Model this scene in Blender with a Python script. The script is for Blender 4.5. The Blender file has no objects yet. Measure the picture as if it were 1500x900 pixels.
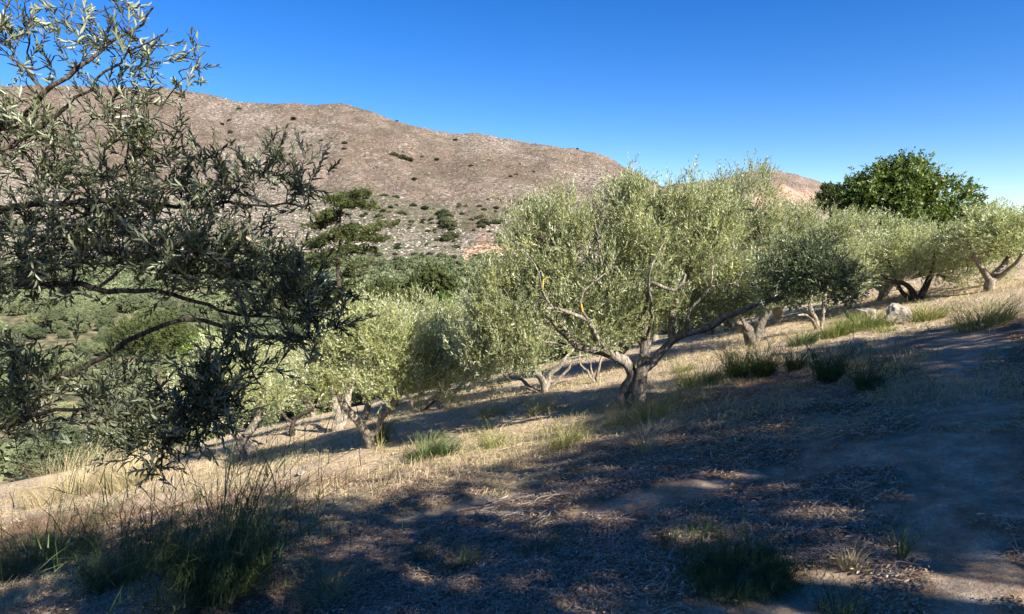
import bpy, math, random
import numpy as np
from mathutils import Vector, noise as mnoise

random.seed(7)
RS = np.random.RandomState
sc = bpy.context.scene
COL = sc.collection

# ------------------------------------------------------------------ camera, sky, sun, exposure
EYE = np.array([0.0, 0.0, 1.6])
F = 900.0                                   # focal length in pixels of the 1500 x 900 photograph
PITCH = math.atan(120 / 900)
cam = bpy.data.cameras.new('camera')
cam.sensor_width = 36
cam.lens = 36 * F / 1500
cam.clip_start = 0.05
cam.clip_end = 12000
co = bpy.data.objects.new('camera', cam)
COL.objects.link(co)
co.location = EYE
co.rotation_euler = (math.pi / 2 - PITCH, 0, 0)
sc.camera = co

SUN_EL = math.radians(37)
SUN_H = np.array([0.68, -0.73])             # horizontal direction towards the sun: right and behind
SUN_H /= np.linalg.norm(SUN_H)
TO_SUN = np.array([SUN_H[0] * math.cos(SUN_EL), SUN_H[1] * math.cos(SUN_EL), math.sin(SUN_EL)])
sl = bpy.data.lights.new('sun', 'SUN')
sl.energy = 5.0
sl.angle = math.radians(0.5)
sl.color = (1.0, 0.93, 0.82)
so = bpy.data.objects.new('sun', sl)
COL.objects.link(so)
so.rotation_euler = Vector(TO_SUN).to_track_quat('Z', 'Y').to_euler()
so.location = (20, -15, 30)

world = bpy.data.worlds.new('World')
sc.world = world
world.use_nodes = True
wn = world.node_tree
wn.nodes.clear()
sky = wn.nodes.new('ShaderNodeTexSky')
sky.sky_type = 'NISHITA'
sky.sun_disc = False
sky.sun_elevation = SUN_EL
sky.sun_rotation = math.atan2(SUN_H[0], SUN_H[1])
sky.altitude = 1600
sky.air_density = 1.0
sky.dust_density = 0.05
sky.ozone_density = 4.0
hs = wn.nodes.new('ShaderNodeHueSaturation')
hs.inputs['Saturation'].default_value = 1.33
hs.inputs['Hue'].default_value = 0.512
bg = wn.nodes.new('ShaderNodeBackground')
bg.inputs['Strength'].default_value = 0.057
wo = wn.nodes.new('ShaderNodeOutputWorld')
wn.links.new(sky.outputs[0], hs.inputs['Color'])
wn.links.new(hs.outputs[0], bg.inputs[0])
wn.links.new(bg.outputs[0], wo.inputs[0])

sc.view_settings.view_transform = 'Standard'
sc.view_settings.look = 'None'
sc.view_settings.gamma = 1
sc.view_settings.exposure = 1.72
sc.view_settings.use_curve_mapping = False
cy = sc.cycles
cy.max_bounces = 5
cy.diffuse_bounces = 3
cy.glossy_bounces = 2
cy.transmission_bounces = 3
cy.transparent_max_bounces = 4
cy.sample_clamp_indirect = 6
cy.use_denoising = True
cy.use_adaptive_sampling = True
cy.adaptive_threshold = 0.02

# ------------------------------------------------------------------ geometry helpers
def nrm(a):
    a = np.asarray(a, float)
    return a / np.maximum(np.linalg.norm(a, axis=-1, keepdims=True), 1e-9)

def hash2(ix, iy, seed):
    h = (ix * 374761393 + iy * 668265263 + seed * 974634777) & 0xFFFFFFFF
    h = ((h ^ (h >> 13)) * 1274126177) & 0xFFFFFFFF
    h = (h ^ (h >> 16)) & 0xFFFF
    return h / 65535.0

def vn(x, y, seed=0):
    """smooth value noise in -1..1"""
    x = np.asarray(x, float); y = np.asarray(y, float)
    ix = np.floor(x).astype(np.int64); iy = np.floor(y).astype(np.int64)
    fx = x - ix; fy = y - iy
    fx = fx * fx * (3 - 2 * fx); fy = fy * fy * (3 - 2 * fy)
    a = hash2(ix, iy, seed); b = hash2(ix + 1, iy, seed)
    c = hash2(ix, iy + 1, seed); d = hash2(ix + 1, iy + 1, seed)
    return 2 * ((a * (1 - fx) + b * fx) * (1 - fy) + (c * (1 - fx) + d * fx) * fy) - 1

def fbm(x, y, seed=0, octs=4, gain=0.5):
    s = 0; a = 1.0; t = 0
    for k in range(octs):
        s = s + a * vn(x * 2 ** k + 13.7 * k, y * 2 ** k - 7.3 * k, seed + k); t += a; a *= gain
    return s / t

def sstep(a, b, x):
    t = np.clip((x - a) / (b - a), 0, 1)
    return t * t * (3 - 2 * t)

CP, SP = math.cos(PITCH), math.sin(PITCH)
def ray(px, py):
    px = np.asarray(px, float); py = np.asarray(py, float)
    u = (px - 750) / F; v = (450 - py) / F
    d = np.stack([u, CP + v * SP, -SP + v * CP], -1)
    return d
def P(px, py, depth):
    """world point seen along that direction at this forward distance"""
    d = ray(px, py)
    return EYE + d / d[..., 1:2] * np.asarray(depth, float)[..., None]

def H(x, y):
    """the terrain: a slope that falls away from the camera and to the left, down to a valley floor"""
    x = np.asarray(x, float); y = np.asarray(y, float)
    e = np.log1p(np.exp(np.clip((y - 22) / 4, -30, 30))) * 4
    p = 0.231 * x - 0.171 * y - 0.08 * e
    r = np.hypot(x, y)
    p = 9 - np.log1p(np.exp(np.clip((9 - p) / 3, -30, 300))) * 3 + 0.14
    zf = -29 + 1.5 * fbm(x / 90, y / 90, 5, 2)
    p = zf + np.log1p(np.exp(np.clip((p - zf) / 3, -30, 300))) * 3
    near = 1 - sstep(30, 80, r)
    b = 0.16 * fbm(x / 3.1, y / 3.1, 11, 3) * sstep(1.0, 5, r) + 0.042 * fbm(x / 0.5, y / 0.5, 21, 4) + 0.010 * vn(x / 0.09, y / 0.09, 31) * (r < 14)
    far = 0.7 * fbm(x / 22, y / 22, 41, 3) * sstep(25, 60, r)
    return p + b * near + far

def G(px, py, lift=0.0):
    """where the direction through this pixel meets the terrain"""
    d = ray(px, py); d = d / d[1]
    t = np.concatenate([np.arange(1, 40, 0.02), np.arange(40, 600, 0.25)])
    q = EYE + d[None] * t[:, None]
    dz = q[:, 2] - H(q[:, 0], q[:, 1])
    k = int(np.argmax(dz < 0)) if (dz < 0).any() else len(t) - 1
    p = q[k].copy(); p[2] = float(H(p[0], p[1])) + lift
    return p

def mesh_obj(name, verts, faces, mat, parent=None, attrs=None, smooth=False, edges_ok=False):
    me = bpy.data.meshes.new(name)
    verts = np.asarray(verts, np.float32)
    if isinstance(faces, np.ndarray):
        nf, k = faces.shape
        me.vertices.add(len(verts)); me.vertices.foreach_set('co', verts.ravel())
        me.loops.add(nf * k); me.loops.foreach_set('vertex_index', faces.astype(np.int32).ravel())
        me.polygons.add(nf)
        me.polygons.foreach_set('loop_start', np.arange(0, nf * k, k, dtype=np.int32))
    else:
        me.from_pydata([tuple(v) for v in verts], [], faces)
    for an, av in (attrs or {}).items():
        a = me.attributes.new(an, 'FLOAT', 'POINT'); a.data.foreach_set('value', np.asarray(av, np.float32).ravel())
    me.update(calc_edges=True)
    if smooth:
        me.polygons.foreach_set('use_smooth', np.ones(len(me.polygons), dtype=bool))
    me.validate(clean_customdata=False)
    ml = mat if isinstance(mat, (list, tuple)) else [mat]
    for m in ml: me.materials.append(m)
    o = bpy.data.objects.new(name, me)
    COL.objects.link(o)
    if parent is not None: o.parent = parent
    return o

def tag(o, label=None, cat=None, group=None, kind=None):
    if label: o['label'] = label
    if cat: o['category'] = cat
    if group: o['group'] = group
    if kind: o['kind'] = kind
    return o

def thing(name, label, cat, loc, rz=0, group=None, scale=1):
    o = bpy.data.objects.new(name, None)
    COL.objects.link(o)
    o.empty_display_size = 0.3
    o.location = [float(v) for v in loc]; o.rotation_euler = (0, 0, rz); o.scale = (scale,) * 3 if np.isscalar(scale) else scale
    return tag(o, label, cat, group)

def dup(root, loc, rz=0, label=None, group=None, scale=1):
    r = root.copy(); COL.objects.link(r)
    r.location = [float(v) for v in loc]; r.rotation_euler = (0, 0, rz); r.scale = (scale,) * 3 if np.isscalar(scale) else scale
    if label: r['label'] = label
    if group: r['group'] = group
    for ch in list(root.children):
        c = ch.copy(); COL.objects.link(c); c.parent = r
    return r

# ------------------------------------------------------------------ materials
def new_mat(name):
    m = bpy.data.materials.new(name); m.use_nodes = True
    nt = m.node_tree; nt.nodes.clear()
    out = nt.nodes.new('ShaderNodeOutputMaterial')
    return m, nt, out
class NB:
    def __init__(s, nt): s.nt = nt
    def n(s, t, **kw):
        nd = s.nt.nodes.new(t)
        for k, v in kw.items():
            if k.startswith('_'): setattr(nd, k[1:], v)
            else: nd.inputs[k.replace('__', ' ')].default_value = v
        return nd
    def l(s, a, b): s.nt.links.new(a, b)
    def attr(s, name):
        a = s.n('ShaderNodeAttribute'); a.attribute_name = name; return a.outputs['Fac']
    def noise(s, scale, detail=4, rough=0.55, vec=None, dist=0.0):
        nd = s.n('ShaderNodeTexNoise', Scale=scale, Detail=detail, Roughness=rough, Distortion=dist)
        if vec is not None: s.l(vec, nd.inputs['Vector'])
        return nd.outputs['Fac']
    def ramp(s, fac, stops, interp='LINEAR'):
        r = s.n('ShaderNodeValToRGB'); cr = r.color_ramp; cr.interpolation = interp
        while len(cr.elements) < len(stops): cr.elements.new(0.5)
        for e, (p, c) in zip(cr.elements, stops):
            e.position = p; e.color = (*c, 1) if not np.isscalar(c) else (c, c, c, 1)
        s.l(fac, r.inputs[0]); return r.outputs[0]
    def mix(s, fac, a, b, mode='MIX'):
        m = s.n('ShaderNodeMix'); m.data_type = 'RGBA'; m.blend_type = mode
        for sock, v in ((m.inputs[0], fac), (m.inputs[6], a), (m.inputs[7], b)):
            if hasattr(v, 'is_output'): s.l(v, sock)
            elif np.isscalar(v): sock.default_value = v if sock == m.inputs[0] else (v, v, v, 1)
            else: sock.default_value = (*v, 1)
        return m.outputs[2]
    def math(s, op, a, b=0.5, c=None):
        m = s.n('ShaderNodeMath'); m.operation = op
        for i, v in enumerate((a, b) if c is None else (a, b, c)):
            if hasattr(v, 'is_output'): s.l(v, m.inputs[i])
            else: m.inputs[i].default_value = v
        return m.outputs[0]

def leaf_mat(name, tops, under=None, transl=0.25, rough=0.5, spec=0.4, vary=False):
    """tops: colour stops along the per-leaf tint 0..1"""
    m, nt, out = new_mat(name); b = NB(nt)
    t = b.attr('tint')
    c = b.ramp(t, [(i / (len(tops) - 1), k) for i, k in enumerate(tops)])
    if vary:
        oi = b.n('ShaderNodeObjectInfo')
        c = b.mix(1.0, c, b.ramp(oi.outputs['Random'], [(0.0, (.55, .60, .55)), (0.35, (.85, .85, .8)), (0.7, (1.1, 1.1, 1.0)), (1.0, (1.35, 1.25, 1.1))]), 'MULTIPLY')
    if under is not None:
        g = b.n('ShaderNodeNewGeometry')
        c = b.mix(g.outputs['Backfacing'], c, under)
    pr = b.n('ShaderNodeBsdfPrincipled', Roughness=rough)
    pr.inputs['Specular IOR Level'].default_value = spec
    b.l(c, pr.inputs['Base Color'])
    tr = b.n('ShaderNodeBsdfTranslucent')
    tc = b.mix(1.0, c, (1.0, 1.15, 0.55), 'MULTIPLY')
    b.l(tc, tr.inputs['Color'])
    mx = b.n('ShaderNodeMixShader'); mx.inputs[0].default_value = transl
    b.l(pr.outputs[0], mx.inputs[1]); b.l(tr.outputs[0], mx.inputs[2]); b.l(mx.outputs[0], out.inputs[0])
    return m

def bark_mat(name, dark, light, lichen=None, scale=7.0):
    m, nt, out = new_mat(name); b = NB(nt)
    tc = b.n('ShaderNodeTexCoord'); mp = b.n('ShaderNodeMapping'); mp.inputs['Scale'].default_value = (1, 1, 0.35)
    b.l(tc.outputs['Object'], mp.inputs[0]); v = mp.outputs[0]
    n1 = b.noise(scale, 6, 0.65, v, 0.4); n2 = b.noise(scale * 6, 4, 0.6, v); n3 = b.noise(2.2, 3, 0.5, tc.outputs['Object'])
    c = b.ramp(n1, [(0.30, dark), (0.62, light)])
    vo = b.n('ShaderNodeTexVoronoi', Scale=scale * 2.6); vo.feature = 'DISTANCE_TO_EDGE'; b.l(v, vo.inputs['Vector'])
    crk = b.ramp(vo.outputs['Distance'], [(0.0, 1.0), (0.09, 0.0)])
    c = b.mix(b.ramp(n2, [(0.35, 0.0), (0.62, 0.75)]), c, tuple(0.5 * k for k in dark))
    c = b.mix(b.math('MULTIPLY', crk, 0.7), c, tuple(0.35 * k for k in dark))
    if lichen is not None:
        c = b.mix(b.ramp(n3, [(0.66, 0.0), (0.70, 0.85)]), c, lichen)
    pr = b.n('ShaderNodeBsdfPrincipled', Roughness=0.9); pr.inputs['Specular IOR Level'].default_value = 0.15
    b.l(c, pr.inputs['Base Color'])
    bp = b.n('ShaderNodeBump', Strength=1.0, Distance=0.05)
    h = b.math('ADD', n1, b.math('MULTIPLY', n2, 0.4)); b.l(h, bp.inputs['Height']); b.l(bp.outputs[0], pr.inputs['Normal'])
    b.l(pr.outputs[0], out.inputs[0])
    return m

def plain_mat(name, stops, rough=0.85, transl=0.0):
    return leaf_mat(name, stops, None, transl, rough, 0.2)

M_OLIVE = leaf_mat('olive_leaves', [(0.103, 0.120, 0.047), (0.166, 0.185, 0.077), (0.214, 0.229, 0.098), (0.277, 0.281, 0.110), (0.498, 0.428, 0.060)], (0.415, 0.428, 0.302), .25, .48, .45)
M_OLIVE_PALE = leaf_mat('pale_olive_leaves', [(0.162, 0.179, 0.071), (0.234, 0.249, 0.098), (0.312, 0.322, 0.126), (0.396, 0.391, 0.149)], (0.495, 0.507, 0.348), .28, .5, .4)
M_OLIVE_SHADED = leaf_mat('shaded_olive_leaves', [(0.037, 0.050, 0.019), (0.062, 0.079, 0.030), (0.083, 0.102, 0.040), (0.124, 0.142, 0.057)], (0.207, 0.232, 0.144), .18, .42, .5)  # olive leaves again, with the shade over their branches put into the colour
M_OLIVE_FAR = leaf_mat('far_olive_leaves', [(0.077, 0.097, 0.054), (0.114, 0.137, 0.075), (0.144, 0.168, 0.095), (0.180, 0.197, 0.120)], None, .15, .7, .2, vary=True)
M_WALNUT = leaf_mat('broad_leaves', [(0.052, 0.076, 0.017), (0.082, 0.116, 0.024), (0.120, 0.159, 0.034), (0.179, 0.201, 0.047)], None, .3, .45, .4)
M_CONIFER = leaf_mat('conifer_sprays', [(.030, .042, .016), (.052, .066, .022), (.085, .098, .032), (.115, .12, .04)], None, .12, .8, .1)
M_BUSHY = leaf_mat('bright_shrub_leaves', [(.05, .09, .015), (.10, .16, .02), (.16, .22, .03)], None, .3, .5, .3)
M_SCRUB = leaf_mat('hill_scrub', [(.05, .06, .034), (.07, .08, .045), (.10, .105, .06)], None, .05, .9, .05, vary=True)
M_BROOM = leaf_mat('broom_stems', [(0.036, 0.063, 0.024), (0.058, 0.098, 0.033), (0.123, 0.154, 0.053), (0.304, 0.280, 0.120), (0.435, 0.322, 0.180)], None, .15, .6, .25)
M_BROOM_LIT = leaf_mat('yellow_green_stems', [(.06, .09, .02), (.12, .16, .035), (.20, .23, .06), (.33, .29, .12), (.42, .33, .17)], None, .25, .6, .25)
M_STRAW = leaf_mat('dry_grass_blades', [(.26, .20, .12), (.46, .37, .22), (.60, .50, .32), (.22, .21, .08)], None, .25, .7, .15)
M_LITTER = leaf_mat('dry_leaf_litter', [(.14, .078, .045), (.30, .19, .115), (.46, .32, .205), (.62, .49, .34)], None, .0, .8, .1)
M_STICK = leaf_mat('dead_wood', [(.14, .105, .08), (.30, .24, .19), (.46, .39, .32)], None, .0, .85, .1)
M_BARK = bark_mat('olive_bark', (.10, .082, .066), (.29, .25, .21), (.45, .30, .04))
M_BARK_MAIN = bark_mat('grey_olive_bark', (.15, .125, .10), (.38, .335, .28), (.48, .33, .05))
M_BARK_PALE = bark_mat('pale_olive_bark', (.20, .165, .125), (.46, .40, .32))
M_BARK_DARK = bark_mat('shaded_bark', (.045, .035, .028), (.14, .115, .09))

def ground_mat():
    m, nt, out = new_mat('ground_soil'); b = NB(nt)
    tc = b.n('ShaderNodeTexCoord'); v = tc.outputs['Object']
    big = b.noise(0.7, 5, 0.6, v); mid = b.noise(5, 6, 0.65, v); fine = b.noise(38, 5, 0.7, v); vf = b.noise(150, 3, 0.7, v)
    soil = b.ramp(mid, [(0.3, (0.299, 0.207, 0.132)), (0.5, (0.506, 0.374, 0.253)), (0.72, (0.759, 0.621, 0.460))])
    straw = b.ramp(b.noise(16, 6, 0.7, v, 0.6), [(0.3, (0.325, 0.230, 0.157)), (0.5, (0.560, 0.431, 0.302)), (0.7, (0.739, 0.605, 0.443))])
    litter = b.ramp(b.noise(22, 6, 0.75, v, 1.2), [(0.32, (.13, .07, .04)), (0.5, (.30, .185, .11)), (0.68, (.50, .35, .225))])
    red = b.ramp(b.noise(19, 5, 0.7, v), [(0.3, (.13, .065, .038)), (0.65, (.28, .155, .09))])
    green = b.ramp(b.noise(.35, 6, 0.7, v), [(0.38, (.045, .055, .028)), (0.48, (.10, .10, .052)), (0.60, (.26, .21, .135))])
    c = b.mix(b.attr('straw'), soil, straw)
    c = b.mix(b.attr('litter'), c, litter)
    c = b.mix(b.attr('red'), c, red)
    c = b.mix(b.attr('far'), c, green)
    c = b.mix(1.0, c, b.ramp(vf, [(0.25, 0.62), (0.6, 1.0), (0.8, 1.25)]), 'MULTIPLY')
    c = b.mix(1.0, c, b.ramp(fine, [(0.3, 0.65), (0.6, 1.0), (0.8, 1.15)]), 'MULTIPLY')
    pr = b.n('ShaderNodeBsdfPrincipled', Roughness=0.95); pr.inputs['Specular IOR Level'].default_value = 0.1
    b.l(c, pr.inputs['Base Color'])
    h = b.math('ADD', b.math('MULTIPLY', mid, 0.5), b.math('ADD', b.math('MULTIPLY', fine, 0.4), b.math('MULTIPLY', vf, 0.2)))
    bp = b.n('ShaderNodeBump', Strength=1.0, Distance=0.05); b.l(h, bp.inputs['Height']); b.l(bp.outputs[0], pr.inputs['Normal'])
    b.l(pr.outputs[0], out.inputs[0])
    return m
M_GROUND = ground_mat()

def mountain_mat(name='mountain_slope'):
    m, nt, out = new_mat(name); b = NB(nt)
    tc = b.n('ShaderNodeTexCoord'); v = tc.outputs['Object']
    mp = b.n('ShaderNodeMapping'); mp.inputs['Scale'].default_value = (1, 1, 1.8); b.l(v, mp.inputs[0]); vv = mp.outputs[0]
    big = b.noise(0.006, 5, 0.6, v, 0.5); mid = b.noise(0.035, 6, 0.65, vv, 0.3); fine = b.noise(0.16, 6, 0.75, vv); vf = b.noise(0.55, 4, 0.75, vv)
    base = b.ramp(mid, [(0.33, (0.111, 0.082, 0.064)), (0.5, (0.155, 0.119, 0.097)), (0.66, (0.196, 0.156, 0.134))])
    base = b.mix(b.ramp(big, [(0.45, 0.0), (0.62, 0.55)]), base, (0.164, 0.113, 0.088))
    base = b.mix(b.math('MULTIPLY', b.attr('band'), 0.85), base, (0.125, 0.088, 0.068))
    rock = b.ramp(fine, [(0.3, (0.147, 0.124, 0.110)), (0.6, (0.295, 0.258, 0.231))])
    rk = b.math('ADD', b.math('MULTIPLY', b.attr('rock'), 0.12), fine)
    c = b.mix(b.ramp(rk, [(0.56, 0.0), (0.66, 0.75)]), base, rock)
    c = b.mix(b.math('MULTIPLY', b.attr('green'), b.ramp(mid, [(0.35, 1.0), (0.65, 0.25)])), c, (0.086, 0.086, 0.054))
    c = b.mix(b.math('MULTIPLY', b.attr('cut'), 0.95), c, b.ramp(fine, [(0.35, (0.392, 0.201, 0.121)), (0.6, (0.654, 0.435, 0.315))]))
    c = b.mix(b.attr('sand'), c, (0.474, 0.328, 0.228))
    spk = b.noise(0.9, 3, 0.8, vv)
    c = b.mix(1.0, c, b.ramp(fine, [(0.30, 0.62), (0.5, 1.0), (0.72, 1.35)]), 'MULTIPLY')
    c = b.mix(1.0, c, b.ramp(b.noise(0.0135, 5, 0.6, vv, 1.0), [(0.36, 0.74), (0.5, 1.0), (0.66, 1.16)]), 'MULTIPLY')
    c = b.mix(b.ramp(spk, [(0.58, 0.0), (0.66, 0.55)]), c, (0.428, 0.373, 0.341))
    c = b.mix(b.ramp(vf, [(0.42, 0.75), (0.49, 0.0)]), c, (0.061, 0.054, 0.037))
    pr = b.n('ShaderNodeBsdfPrincipled', Roughness=1.0); pr.inputs['Specular IOR Level'].default_value = 0.05
    b.l(c, pr.inputs['Base Color'])
    h = b.math('ADD', b.math('MULTIPLY', mid, 4.0), b.math('ADD', b.math('MULTIPLY', fine, 2.6), b.math('MULTIPLY', vf, 0.5)))
    bp = b.n('ShaderNodeBump', Strength=1.0, Distance=1.6); b.l(h, bp.inputs['Height']); b.l(bp.outputs[0], pr.inputs['Normal'])
    b.l(pr.outputs[0], out.inputs[0])
    return m
M_MOUNT = mountain_mat()

def rock_mat():
    m, nt, out = new_mat('limestone'); b = NB(nt)
    tc = b.n('ShaderNodeTexCoord'); v = tc.outputs['Object']
    n1 = b.noise(5, 6, 0.65, v); n2 = b.noise(26, 4, 0.7, v)
    c = b.ramp(n1, [(0.3, (.16, .135, .105)), (0.6, (.33, .29, .235))])
    c = b.mix(b.ramp(n2, [(0.33, 0.7), (0.5, 0.0)]), c, (.15, .13, .11))
    pr = b.n('ShaderNodeBsdfPrincipled', Roughness=0.95); b.l(c, pr.inputs['Base Color'])
    bp = b.n('ShaderNodeBump', Strength=1.0, Distance=0.04); b.l(b.math('ADD', n1, b.math('MULTIPLY', n2, 0.5)), bp.inputs['Height'])
    b.l(bp.outputs[0], pr.inputs['Normal']); b.l(pr.outputs[0], out.inputs[0])
    return m
M_ROCK = rock_mat()

# ------------------------------------------------------------------ terrain
def in_px(x, y, z):
    """photo pixel in which a ground point appears (used to read soil types off the photograph)"""
    dx = x; dy = y; dz = z - EYE[2]
    f = dy * CP - dz * SP; up = dy * SP + dz * CP
    f = np.maximum(f, 0.05)
    return 750 + F * dx / f, 450 - F * up / f

def soil_masks(x, y, z):
    n = fbm(x / 0.9, y / 0.9, 71, 4); n2 = fbm(x / 0.35, y / 0.35, 77, 3)
    r = np.hypot(x, y)
    path = 0.9 * (1 - sstep(0.15, 0.75, np.abs(x - (2.95 + 0.72 * (y - 3.9)) + 0.4 * n + .15 * n2))) * (1 - sstep(9, 11, y))
    path = np.maximum(path, 0.8 * (1 - sstep(0.4, 1.1, np.hypot((x - 0.75) / 0.9, (y - 2.75) / 0.45) + 0.8 * n2 + .4 * n)))
    path = np.maximum(path, 0.75 * (1 - sstep(0.4, 1.0, np.hypot((x - 1.5) / 1.2, (y - 4.5) / 0.35) + 0.8 * n2 + .3 * n)))
    litter = np.clip(sstep(-0.55, 0.15, n + 0.2) * (1 - path) + .3 * sstep(.1, .5, n2), 0, 1)
    litter *= 1 - sstep(6.6, 8.2, y + 0.42 * np.minimum(x, 2.5) - 3.4 * sstep(1.2, 3.6, x) + 0.8 * n)
    straw = sstep(-0.6, 0.1, n2 + 0.5) * (1 - path) * sstep(4, 8, r)
    red = (1 - sstep(0.3, 1.0, np.hypot((x - 2.1) / 1.7, (y - 8.0) / 0.9) + 0.5 * n2)) * 0.8 + 0.5 * (1 - sstep(0.4, 1.0, np.hypot((x - 0.8) / 0.9, (y - 7.0) / 0.25) + 0.5 * n2))
    far = sstep(45, 110, r)
    return path, litter, straw, np.clip(red, 0, 1), far

def build_ground():
    az1 = np.radians(np.arange(-50, 50.01, 0.17)); az2 = np.radians(np.arange(53, 307, 4.0))
    az = np.concatenate([az1, az2]); na = len(az)
    rr = [0.0]; r = 0.35
    while r < 900:
        rr.append(r); r *= 1.0145
    rr = np.array(rr[1:]); nr = len(rr)
    R, A = np.meshgrid(rr, az, indexing='ij')
    X = R * np.sin(A); Y = R * np.cos(A); Z = H(X, Y)
    V = np.stack([X, Y, Z], -1).reshape(-1, 3)
    V = np.vstack([V, [[0, 0, float(H(0, 0))]]])
    i = np.arange(nr - 1)[:, None] * na; j = np.arange(na)[None]; j2 = (j + 1) % na
    Q = np.stack([i + j, i + j2, i + na + j2, i + na + j], -1).reshape(-1, 4)[:, ::-1]
    c = len(V) - 1
    T = [(c, int((k + 1) % na), int(k), int(k)) for k in range(na)]
    path, litter, straw, red, far = soil_masks(V[:, 0], V[:, 1], V[:, 2])
    o = mesh_obj('ground', V, Q, M_GROUND, attrs=dict(path=path, litter=litter, straw=straw, red=red, far=far), smooth=True)
    tag(o, kind='structure')
build_ground()

# mountain across the valley: skyline and foot as seen from the camera, given real distances
SKY1 = [(-1400, 260), (-900, 190), (-500, 150), (-200, 132), (0, 126), (150, 126), (240, 129), (300, 137), (345, 149), (380, 151), (440, 152), (470, 154), (500, 152), (525, 157), (560, 170), (600, 183), (660, 196), (700, 195), (740, 203), (800, 213), (870, 223), (890, 230), (910, 243), (950, 262), (1000, 292), (1080, 330), (1180, 352), (1400, 366), (2300, 380)]
FOOT1 = [(-1400, 395), (0, 390), (400, 382), (740, 378), (1000, 380), (2300, 384)]
SKY2 = [(700, 330), (900, 290), (1000, 268), (1060, 262), (1100, 250), (1140, 250), (1170, 257), (1200, 266), (1220, 275), (1260, 300), (1320, 318), (1400, 330), (1550, 345), (1900, 372)]
SEG = [np.array(a, float) for a in (SKY1, FOOT1, SKY2)]
def mount_pt(c, t, which=1):
    """c: bearing (photo column), t: 0 at the foot, 1 at the crest, >1 down the far side"""
    c = np.asarray(c, float); t = np.asarray(t, float)
    if which == 1:
        ys = np.interp(c, SEG[0][:, 0], SEG[0][:, 1]); yf = np.interp(c, SEG[1][:, 0], SEG[1][:, 1]); d0, d1 = 520, 1350
    else:
        ys = np.interp(c, SEG[2][:, 0], SEG[2][:, 1]); yf = np.full_like(c, 376.0); d0, d1 = 1500, 2500
    tt = np.clip(t, 0, 1)
    k = tt ** 0.92
    y = yf + (ys - yf) * k
    D = d0 + (d1 - d0) * (0.62 * tt + 0.38 * tt ** 2) + 60 * np.sin(c / 170 + 1.2) * tt
    p = P(c, y, D)
    over = np.maximum(t - 1, 0)
    p[..., 1] += over * 900
    p[..., 0] *= 1 + over * 0.6
    p[..., 2] -= over * 420
    # spurs and gullies running down the slope, plus rubbly relief
    x, yy = p[..., 0], p[..., 1]
    fade = np.sin(np.pi * np.clip(tt, 0, 1)) ** 0.7
    u = tt * 4.2 + x / 230 + 0.55 * fbm(x / 260, yy / 260, 91, 3)
    w = x / 300 - tt * 1.3
    gul = 1 - np.abs(vn(u, w, 93)); gul2 = 1 - np.abs(vn(u * 2.6, w * 2.2 + 5, 95))
    s = 1.0 if which == 1 else 1.8
    rel = s * fade * (-17 * gul ** 3 - 8 * gul2 ** 4 + 14 * fbm(x / 140, yy / 140, 97, 4))
    p[..., 2] += rel + s * (2.6 * fbm(x / 26, yy / 26, 99, 4) + 0.9 * vn(x / 5, yy / 5, 103)) * np.clip(tt * 6, 0.1, 1)
    p[..., 2] -= np.where(t < 0, -t * 120, 0)
    return p, (c, y)

def build_mountain(which, cols, name):
    t = np.concatenate([[-0.08], np.linspace(0, 1, 330 if which == 1 else 120), [1.05, 1.15, 1.4]])
    C, T = np.meshgrid(cols, t, indexing='ij')
    Pp, (c, y) = mount_pt(C, T, which)
    n0, n1 = C.shape
    V = Pp.reshape(-1, 3)
    i = np.arange(n0 - 1)[:, None] * n1; j = np.arange(n1 - 1)[None]
    Q = np.stack([i + j, i + n1 + j, i + n1 + j + 1, i + j + 1], -1).reshape(-1, 4)
    c = c.ravel(); y = np.asarray(y).ravel()
    wob = fbm(c / 40, y / 18, 111, 4)
    yl = np.interp(c, [0, 350, 450, 560, 640, 740, 850, 1000], [250, 250, 252, 300, 315, 322, 335, 345])
    rock = sstep(-14, 14, y - yl + 26 * wob) * 1.0
    rock += 0.8 * sstep(0.05, 0.4, fbm(c / 90, y / 40, 113, 3))
    def blob(cx, cyy, rx, ry, k=0.5): return 1 - sstep(0.55, 1.15, np.hypot((c - cx) / rx, (y - cyy) / ry) + k * wob)
    green = np.maximum.reduce([0.8 * blob(560, 300, 120, 26, .9), 0.9 * blob(655, 322, 26, 40), 0.8 * blob(590, 340, 55, 24), 0.6 * blob(470, 275, 90, 20, .9), .8 * blob(540, 372, 60, 10), 0.5 * blob(705, 300, 60, 18)])
    cut = np.maximum(blob(718, 357, 40, 26, .6), 0.85 * blob(770, 345, 34, 20, .7))
    sand = np.maximum(blob(345, 348, 48, 9, .35), blob(412, 366, 18, 11, .3))
    if which == 2:
        rock = 0.5 + 0.5 * sstep(-10, 10, y - 285 + 12 * wob); green = green * 0; cut = 0.55 * blob(1150, 292, 90, 22, .5); sand = sand * 0
    tt = T.ravel(); xx = V[:, 0]
    band = sstep(-.25, .45, fbm(tt * 7 + xx / 140 + .6 * fbm(xx / 200, V[:, 1] / 200, 91, 3), xx / 260 - tt * 1.5, 121, 4))
    o = mesh_obj(name, V, Q, M_MOUNT, attrs=dict(band=band, rock=rock, green=green, cut=cut, sand=sand), smooth=True)
    tag(o, kind='structure')
build_mountain(1, np.concatenate([np.arange(-1300, -40, 20), np.arange(-40, 1120, 2.0), np.arange(1120, 2300, 20)]), 'mountain')
build_mountain(2, np.arange(700, 1900, 5.0), 'distant_hill')

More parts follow.
